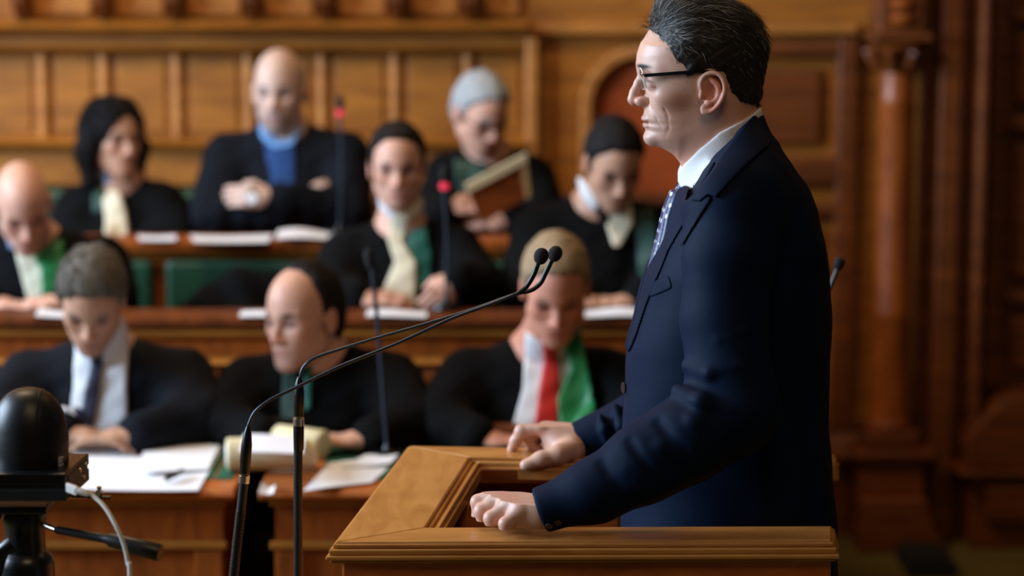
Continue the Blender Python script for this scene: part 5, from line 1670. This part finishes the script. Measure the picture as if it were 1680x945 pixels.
# collar and lapels (near side and far side)
def finer(G, lo, hi):
    i0 = [max(int(np.searchsorted(G.ax[k], lo[k])) - 1, 0) for k in range(3)]; i1 = [min(int(np.searchsorted(G.ax[k], hi[k])) + 1, len(G.ax[k])) for k in range(3)]
    sub = G.F[i0[0]:i1[0], i0[1]:i1[1], i0[2]:i1[2]]; g = Field.__new__(Field); g.ax = []
    for k in range(3):
        n_ = i1[k] - i0[k]; g.ax.append(np.linspace(G.ax[k][i0[k]], G.ax[k][i1[k] - 1], 2 * n_ - 1).astype(np.float32))
        sh_ = list(sub.shape); sh_[k] = 2 * n_ - 1; o_ = np.empty(sh_, np.float32); e = [slice(None)] * 3; e[k] = slice(0, None, 2); o_[tuple(e)] = sub
        e[k] = slice(1, None, 2); a_ = [slice(None)] * 3; a_[k] = slice(0, -1); b_ = [slice(None)] * 3; b_[k] = slice(1, None)
        o_[tuple(e)] = (sub[tuple(a_)] + sub[tuple(b_)]) / 2; sub = o_
    g.F = sub; g.h = G.h / 2; g.lo = np.array([a[0] for a in g.ax], float)
    return g


def jp(name, pts, infl, y0, y1, mat='navy', thick=.004, YP=3.665):
    q_ = np.array([XZ(*p, YP) for p in pts])
    G = finer(SHELL, (q_[:, 0].min() - .02, y0 - .01, q_[:, 1].min() - .02), (q_[:, 0].max() + .02, y1 + .01, q_[:, 1].max() + .02))
    G = patch(G, [tuple(p) for p in q_], infl, thick, y0, y1); G.relax(2)
    return field_obj(G, name, mat, man, one=True)
for y0, y1 in ((3.5, YMAN), (YMAN, 4.1)):
    jp('jacket_collar', [(1243, 190), (1266, 230), (1236, 242), (1212, 256), (1184, 280), (1160, 306), (1149, 302), (1136, 314), (1122, 314), (1136, 292), (1151, 273), (1171, 248), (1204, 217)], .0060, y0, y1, YP=3.70)
for y0, y1 in ((3.45, YMAN - .012), (YMAN + .004, 4.1)):
    jp('lapel', [(1112, 330), (1128, 312), (1148, 303), (1157, 311), (1141, 338), (1120, 374), (1098, 416), (1078, 464), (1062, 510), (1048, 555), (1036, 590), (1024, 612), (1006, 612), (1020, 540), (1040, 480), (1066, 440), (1086, 394), (1101, 360), (1111, 334)], .0036, y0, y1)
jp('pocket_welt', [(1063, 474), (1096, 450), (1100, 462), (1100, 470), (1067, 494)], .0026, 3.45, 3.75, YP=3.67)
# front edge of the jacket overlap and button
mb = MB()
c_ = P(1025.5, 636, YMAN - .016)
mb.lathe(c_ + [-.001, 0, 0], [(.0085, 0), (.0092, .0012), (.009, .0028), (.0065, .0022), (.0055, .0024), (.0005, .0024)], 24, axis=(-1, -.35, 0))
mb.build('button', 'black_plastic', man, smooth=True)
for k in range(3):
    c_ = lerp(pc, P(1050, 764, 3.478), .10 + k * .085) + [0.0, -.028, -.024]
    MB().lathe(c_, [(.0055, -.004), (.0062, .002), (.006, .003), (.001, .0028)], 18, axis=(0, -.8, -.6)).build('cuff_button', 'black_plastic', man, smooth=True)

# shirt with collar
SHF = Field(hfr.o + [-.10, -.16, -.36], hfr.o + [.12, .16, -.02], .0022)
SHF.put(torso_fn(.006))
SHF.F = np.maximum(SHF.F, (SHF.ax[2] - XZ(1100, 262)[1])[None, None, :])
SHF.put(cap((-.020, 0, -.02), (-.047, 0, -.18), .0600, .0690), hfr, .012)
SHF.put(cap((.0, 0, -.075), (-.014, 0, -.15), .042, .050), hfr, .02)
ctop = [XZ(*p, 3.715) for p in [(1262, 178), (1239, 190), (1182, 219), (1148, 249), (1127, 274), (1117, 291), (1100, 300), (1060, 320), (1060, 420), (1290, 420), (1290, 178)]]
Ds = poly_sd(ctop, SHF.ax[0][:, None], SHF.ax[2][None, :]).astype(np.float32)[:, None, :]
SHF.F = np.maximum(SHF.F, Ds)
SS = SHF.copy()
field_obj(SHF, 'shirt', 'white', man)
fold = [XZ(*p, 3.715) for p in [(1262, 176), (1239, 188), (1182, 217), (1148, 247), (1127, 272), (1117, 289), (1116, 302), (1121, 314), (1127, 318), (1145, 296), (1176, 260), (1214, 230), (1262, 205)]]
G = patch(SS, fold, .0045, .004, YMAN - .15, YMAN - .004); field_obj(G, 'shirt_collar', 'white', man)
G = patch(SS, fold, .0045, .004, YMAN + .004, YMAN + .15); field_obj(G, 'shirt_collar', 'white', man)
# tie
tie_c = [P(1118, 297, YMAN), P(1104, 320, YMAN), P(1093, 352, YMAN), P(1086, 384, YMAN), P(1076, 420, YMAN), P(1068, 452, YMAN)]
TF = Field(P(1040, 470, 3.7), P(1150, 270, 3.86), .0016)
TF.put(cap(P(1124, 302, YMAN), P(1116, 318, YMAN), .011, .010))
S = spline([c + np.array([.001, 0, 0]) for c in tie_c[1:]], 4)
wv = np.linspace(.016, .034, len(S))
for i in range(len(S) - 1):
    for t in (-1, -.5, 0, .5, 1):
        a = S[i] + [.004 * t * t * 1.5, t * wv[i], 0]; b = S[i + 1] + [.004 * t * t * 1.5, t * wv[i + 1], 0]
        TF.put(cap(a, b, .0085, .0085), k=.004)
field_obj(TF, 'tie', 'tie', man)

# trousers and shoes (inside the lectern)
TR = Field([P(1000, 900, 3.8)[0], 3.5, .1], [P(1385, 900, 3.8)[0], 4.06, 1.1], .009)
hx_, hz_ = P(1200, 1000, YMAN)[0], XZ(1200, 1000)[1]
TR.put(ell((hx_, YMAN, hz_ - .02), (.15, .17, .14)))
for s_ in (-1, 1):
    TR.put(chain([(hx_, YMAN + s_ * .09, hz_ - .05), (hx_ - .01, YMAN + s_ * .1, .58), (hx_ + .02, YMAN + s_ * .1, .15)], [.095, .075, .06]), k=.04)
field_obj(TR, 'trousers', 'navy', man)
for s_ in (-1, 1):
    g = Field([hx_ - .22, YMAN + s_ * .1 - .07, .09], [hx_ + .12, YMAN + s_ * .1 + .07, .24], .005)
    g.put(cap((hx_ + .04, YMAN + s_ * .1, .15), (hx_ - .14, YMAN + s_ * .11, .138), .042, .035)); g.put(cap((hx_ + .03, YMAN + s_ * .1, .16), (hx_ + .03, YMAN + s_ * .1, .2), .045), k=.02)
    g.F = np.maximum(g.F, (.1 - g.ax[2])[None, None, :])
    field_obj(g, 'shoe', 'black_plastic', man)

# ================================================================== THE SEATED PEOPLE
FRONT = (0.0, .46); MID = (.22, .64); BACK = (.42, .84)


def ex_woman(cloth, root, fr, Y, R_):
    cloth('jabot', 'cream', [(166, 330), (176, 312), (192, 316), (204, 345), (214, 388), (192, 392), (176, 372)], .016)
    cloth('robe_trim', 'dkgreen', [(146, 300), (166, 292), (174, 318), (168, 345), (150, 352)], .008)
    cloth('collar', 'lblue', [(160, 288), (170, 286), (178, 308), (172, 314)], .012)


seated('dark-haired woman with chin-length bob in a black robe with cream jabot, upper left', 7.12, (188, 224, .03), 38, 2, 0, .98, 'tan', 'bob', srgb(18, 16, 18), 96, 300, (318, 312),
       [((112, 400, 7.05), (180, 412, 6.95), (1, -.2, 0), (0, 0, 1), 'R', .5), ((296, 395, 7.05), (230, 412, 6.95), (-1, -.2, 0), (0, 0, 1), 'L', .5)], *BACK, stub=0, extra=ex_woman, wide=.94)


def ex_watch(cloth, root, fr, Y, R_):
    cloth('sweater', 'blue_knit', [(428, 222), (482, 222), (484, 290), (490, 366), (446, 366), (450, 300), (436, 262)], .006)
    cloth('shirt_collar', 'lblue', [(416, 190), (430, 208), (452, 232), (474, 232), (484, 205), (492, 212), (480, 240), (448, 246), (424, 226)], .014)
    w = P(413, 325, 6.83)
    t = thing('wristwatch', 'shiny silver wristwatch on the crossed arm of the bald man', 'watch', w)
    MB().lathe(w + [0, .0, 0], [(.018, .004), (.021, .001), (.021, -.006), (.018, -.009), (.001, -.009)][::-1], 28, axis=(0, 1, 0)).build('case', 'steel', t, smooth=True)
    MB().lathe(w + [0, -.010, 0], [(.016, 0), (.015, .002)], 24, axis=(0, 1, 0)).build('dial', 'paper', t, smooth=True)
    pts = [w + [0, .028 - .034 * math.cos(a), .034 * math.sin(a)] for a in np.linspace(.35, 2 * math.pi - .35, 20)]
    MB().tube(pts, .007, 8).build('strap', 'steel', t, smooth=True)


seated('bald man with grey beard, blue sweater and crossed arms in the back row', 7.12, (458, 146, .02), -6, 3, 0, 1.07, 'pale', 'fringe', srgb(150, 146, 140), 338, 600, (232, 228),
       [((352, 346, 7.0), (478, 346, 6.96), (.8, .1, .6), (-.5, -.7, .3), 'R', .4), ((572, 350, 7.0), (440, 322, 6.88), (-1, 0, 0), (0, -1, .2), 'L', .6)], *BACK, robe='dark_suit', stub=.75, extra=ex_watch, brow=srgb(90, 84, 80))


def ex_folder(cloth, root, fr, Y, R_):
    cloth('waistcoat', 'dkgreen', [(744, 262), (800, 270), (796, 316), (760, 330), (748, 300)], .008)
    glasses(root, fr)
    q = [P(762, 302, 6.80), P(862, 250, 6.84), P(870, 322, 6.86), P(790, 366, 6.82)]
    t = thing('folder', 'buff folder of papers held open by the man in glasses', 'folder', q[0])
    nrm = np.cross(q[1] - q[0], q[3] - q[0]); nrm /= np.linalg.norm(nrm)
    if nrm[1] > 0: nrm = -nrm
    MB().hexa(q, [p + nrm * .003 for p in q]).build('shaded_cover', 'lectern_dark', t, bevel=.001)  # buff cover coloured dark brown, shading of its front put into the colour
    e = lambda a, b, w_: [a, b, lerp(b, q[2], w_), lerp(a, q[3], w_)]
    s_ = e(q[0], q[1], .2)
    MB().hexa([p + nrm * .003 for p in s_], [p + nrm * .012 for p in s_]).build('page_edge', 'paper_warm', t, bevel=.001)
    s_ = [lerp(q[0], q[1], .9), q[1], q[2], lerp(q[3], q[2], .9)]
    MB().hexa([p + nrm * .003 for p in s_], [p + nrm * .008 for p in s_]).build('flap', 'kraft', t, bevel=.001)


seated('grey-haired man in glasses looking down at a buff folder in the back row', 7.12, (790, 184, .08), 32, 24, 2, 1.0, 'pink', 'short', srgb(158, 162, 164), 702, 905, (262, 268),
       [((712, 372, 7.0), (738, 334, 6.86), (1, .0, -.05), (0, -.7, .7), 'R', .8), ((900, 372, 7.0), (835, 362, 6.88), (-1, 0, 0), (0, -.5, .7), 'L', .6)], *BACK, extra=ex_folder)


def ex_bald(cloth, root, fr, Y, R_):
    cloth('shirt', 'cream', [(14, 398), (52, 404), (72, 440), (76, 486), (48, 490), (34, 452)], .010)
    cloth('green_sash', 'green', [(52, 424), (76, 404), (96, 396), (104, 430), (100, 480), (70, 482), (66, 446)], .016)
    cloth('collar', 'lblue', [(2, 380), (14, 384), (22, 410), (10, 412)], .014)


seated('bald man bending over his papers at the left edge, middle row', 6.35, (38, 336, .12), 18, 30, -6, 1.0, 'pink', None, None, -92, 206, (412, 402),
       [((-70, 500, 6.25), (-10, 500, 6.12), (1, -.2, 0), (0, 0, 1), 'R', .5), ((182, 492, 6.25), (100, 496, 6.10), (-1, -.15, -.05), (0, -.2, 1), 'L', .55)], *MID, extra=ex_bald, stub=.1, brow=srgb(130, 100, 84))


def ex_jabot(cloth, root, fr, Y, R_):
    cloth('jabot', 'cream', [(640, 352), (664, 352), (668, 372), (660, 398), (682, 430), (684, 500), (676, 514), (612, 514), (622, 490), (648, 430), (636, 398)], .020)
    cloth('teal_sash', 'teal', [(668, 384), (698, 376), (708, 420), (706, 462), (686, 474), (680, 430), (664, 398)], .014)
    cloth('collar', 'white', [(616, 322), (628, 330), (650, 350), (642, 364), (620, 346)], .020)
    cloth('collar', 'cream', [(654, 350), (680, 338), (696, 318), (702, 334), (690, 352), (664, 372)], .020)


seated('dark-haired man facing the viewer with long cream jabot and teal sash', 6.35, (652, 270, .03), 3, 4, 0, .96, 'pink', 'high', srgb(34, 28, 26), 530, 786, (392, 384),
       [((550, 486, 6.22), (588, 490, 6.10), (1, -.15, .02), (0, -.4, 1), 'R', .5), ((786, 474, 6.22), (748, 458, 6.12), (-.5, -.3, -.5), (.2, -.9, .2), 'L', 1.1)], *MID, extra=ex_jabot, wide=1.04)


def ex_reader(cloth, root, fr, Y, R_):
    cloth('collar', 'white', [(946, 290), (956, 296), (986, 334), (976, 352), (954, 326)], .020)
    cloth('jabot', 'cream', [(998, 346), (1038, 338), (1040, 368), (1018, 404), (1006, 404), (996, 372)], .018)
    cloth('dark_gap', 'black_cloth', [(978, 340), (996, 340), (1000, 368), (984, 364)], .022)  # black gap between collar and jabot, added as a cloth patch
    cloth('green_trim', 'dkgreen', [(1044, 352), (1076, 342), (1080, 450), (1046, 446)], .008)


seated('dark-haired man with head bowed and cream jabot, right behind the red tie', 6.35, (1008, 266, .10), 14, 26, 0, 1.0, 'tan', 'short', srgb(26, 24, 24), 846, 1112, (352, 350),
       [((862, 470, 6.25), (930, 496, 6.12), (1, -.1, 0), (0, -.2, 1), 'R', .5), ((1100, 470, 6.25), (1040, 496, 6.12), (-1, -.1, 0), (0, -.2, 1), 'L', .5)], *MID, extra=ex_reader)


def ex_darktie(cloth, root, fr, Y, R_):
    cloth('shirt', 'white', [(112, 540), (150, 560), (196, 524), (202, 560), (206, 640), (212, 704), (114, 704), (118, 640)], .008)
    cloth('tie', 'navy_silk', [(144, 572), (168, 572), (164, 600), (162, 650), (156, 696), (132, 696), (138, 640), (146, 600)], .018)


seated('grey-brown-haired man reading, white shirt with dark tie, front row left', 5.5, (150, 490, .15), 4, 32, 2, .97, 'tan', 'swept', srgb(98, 92, 84), 4, 344, (592, 588),
       [((-4, 690, 5.38), (120, 716, 5.24), (1, -.1, 0), (0, -.1, 1), 'R', .4), ((330, 690, 5.38), (212, 716, 5.24), (-1, -.1, 0), (0, -.1, 1), 'L', .4)], *FRONT, robe='dark_suit', extra=ex_darktie)


def ex_balding(cloth, root, fr, Y, R_):
    cloth('green_trim', 'dkgreen', [(462, 606), (486, 598), (490, 690), (460, 690)], .010)
    cloth('teal_trim', 'teal', [(494, 604), (510, 600), (512, 668), (500, 676)], .010)


seated('balding dark-haired man in black robe looking to the left, front row centre', 5.5, (496, 516, .05), -38, 4, -3, 1.03, 'pink', 'reced', srgb(30, 26, 26), 364, 684, (602, 594),
       [((362, 700, 5.38), (440, 722, 5.26), (1, -.1, 0), (0, -.1, 1), 'R', .6), ((684, 696, 5.38), (600, 722, 5.26), (-1, -.1, 0), (0, -.1, 1), 'L', .6)], *FRONT, extra=ex_balding)


def ex_redtie(cloth, root, fr, Y, R_):
    cloth('shirt', 'white', [(862, 548), (896, 566), (950, 540), (958, 560), (940, 640), (938, 700), (840, 700), (858, 640)], .008)
    cloth('tie', 'red_silk', [(888, 558), (918, 558), (916, 590), (920, 650), (914, 700), (876, 700), (884, 640), (894, 590)], .018)
    cloth('green_sash', 'green', [(926, 560), (952, 542), (962, 590), (972, 640), (978, 690), (918, 696), (914, 652), (936, 610)], .024)


seated('man with red tie and bright green sash looking down, front row', 5.5, (912, 470, .12), 2, 24, 0, 1.03, 'ruddy', 'short', srgb(150, 128, 100), 724, 1046, (590, 590),
       [((716, 696, 5.38), (790, 722, 5.26), (1, -.1, 0), (0, -.1, 1), 'R', .6), ((1046, 696, 5.38), (980, 722, 5.26), (-1, -.1, 0), (0, -.1, 1), 'L', .6)], *FRONT, extra=ex_redtie, stub=.15, brow=srgb(150, 120, 96))

# chairs of the front row
for px, lab in ((165, 'the man reading in the dark tie'), (520, 'the balding man in the black robe'), (885, 'the man with the red tie')):
    x = P(px, 600, 5.5)[0]
    ch = thing('chair', 'dark wooden chair under ' + lab, 'chair', (x, 5.55, 0))
    MB().box(x - .23, x + .23, 5.34, 5.80, .40, .455).build('seat', 'leather', ch, bevel=.015)
    MB().box(x - .22, x + .22, 5.775, 5.805, .46, .86).build('backrest', 'bench', ch, bevel=.01)
    for sx in (-1, 1):
        for yy in (5.36, 5.78):
            MB().box(x + sx * .2 - .02, x + sx * .2 + .02, yy - .02, yy + .02, 0, .40).build('leg', 'bench', ch, bevel=.004)
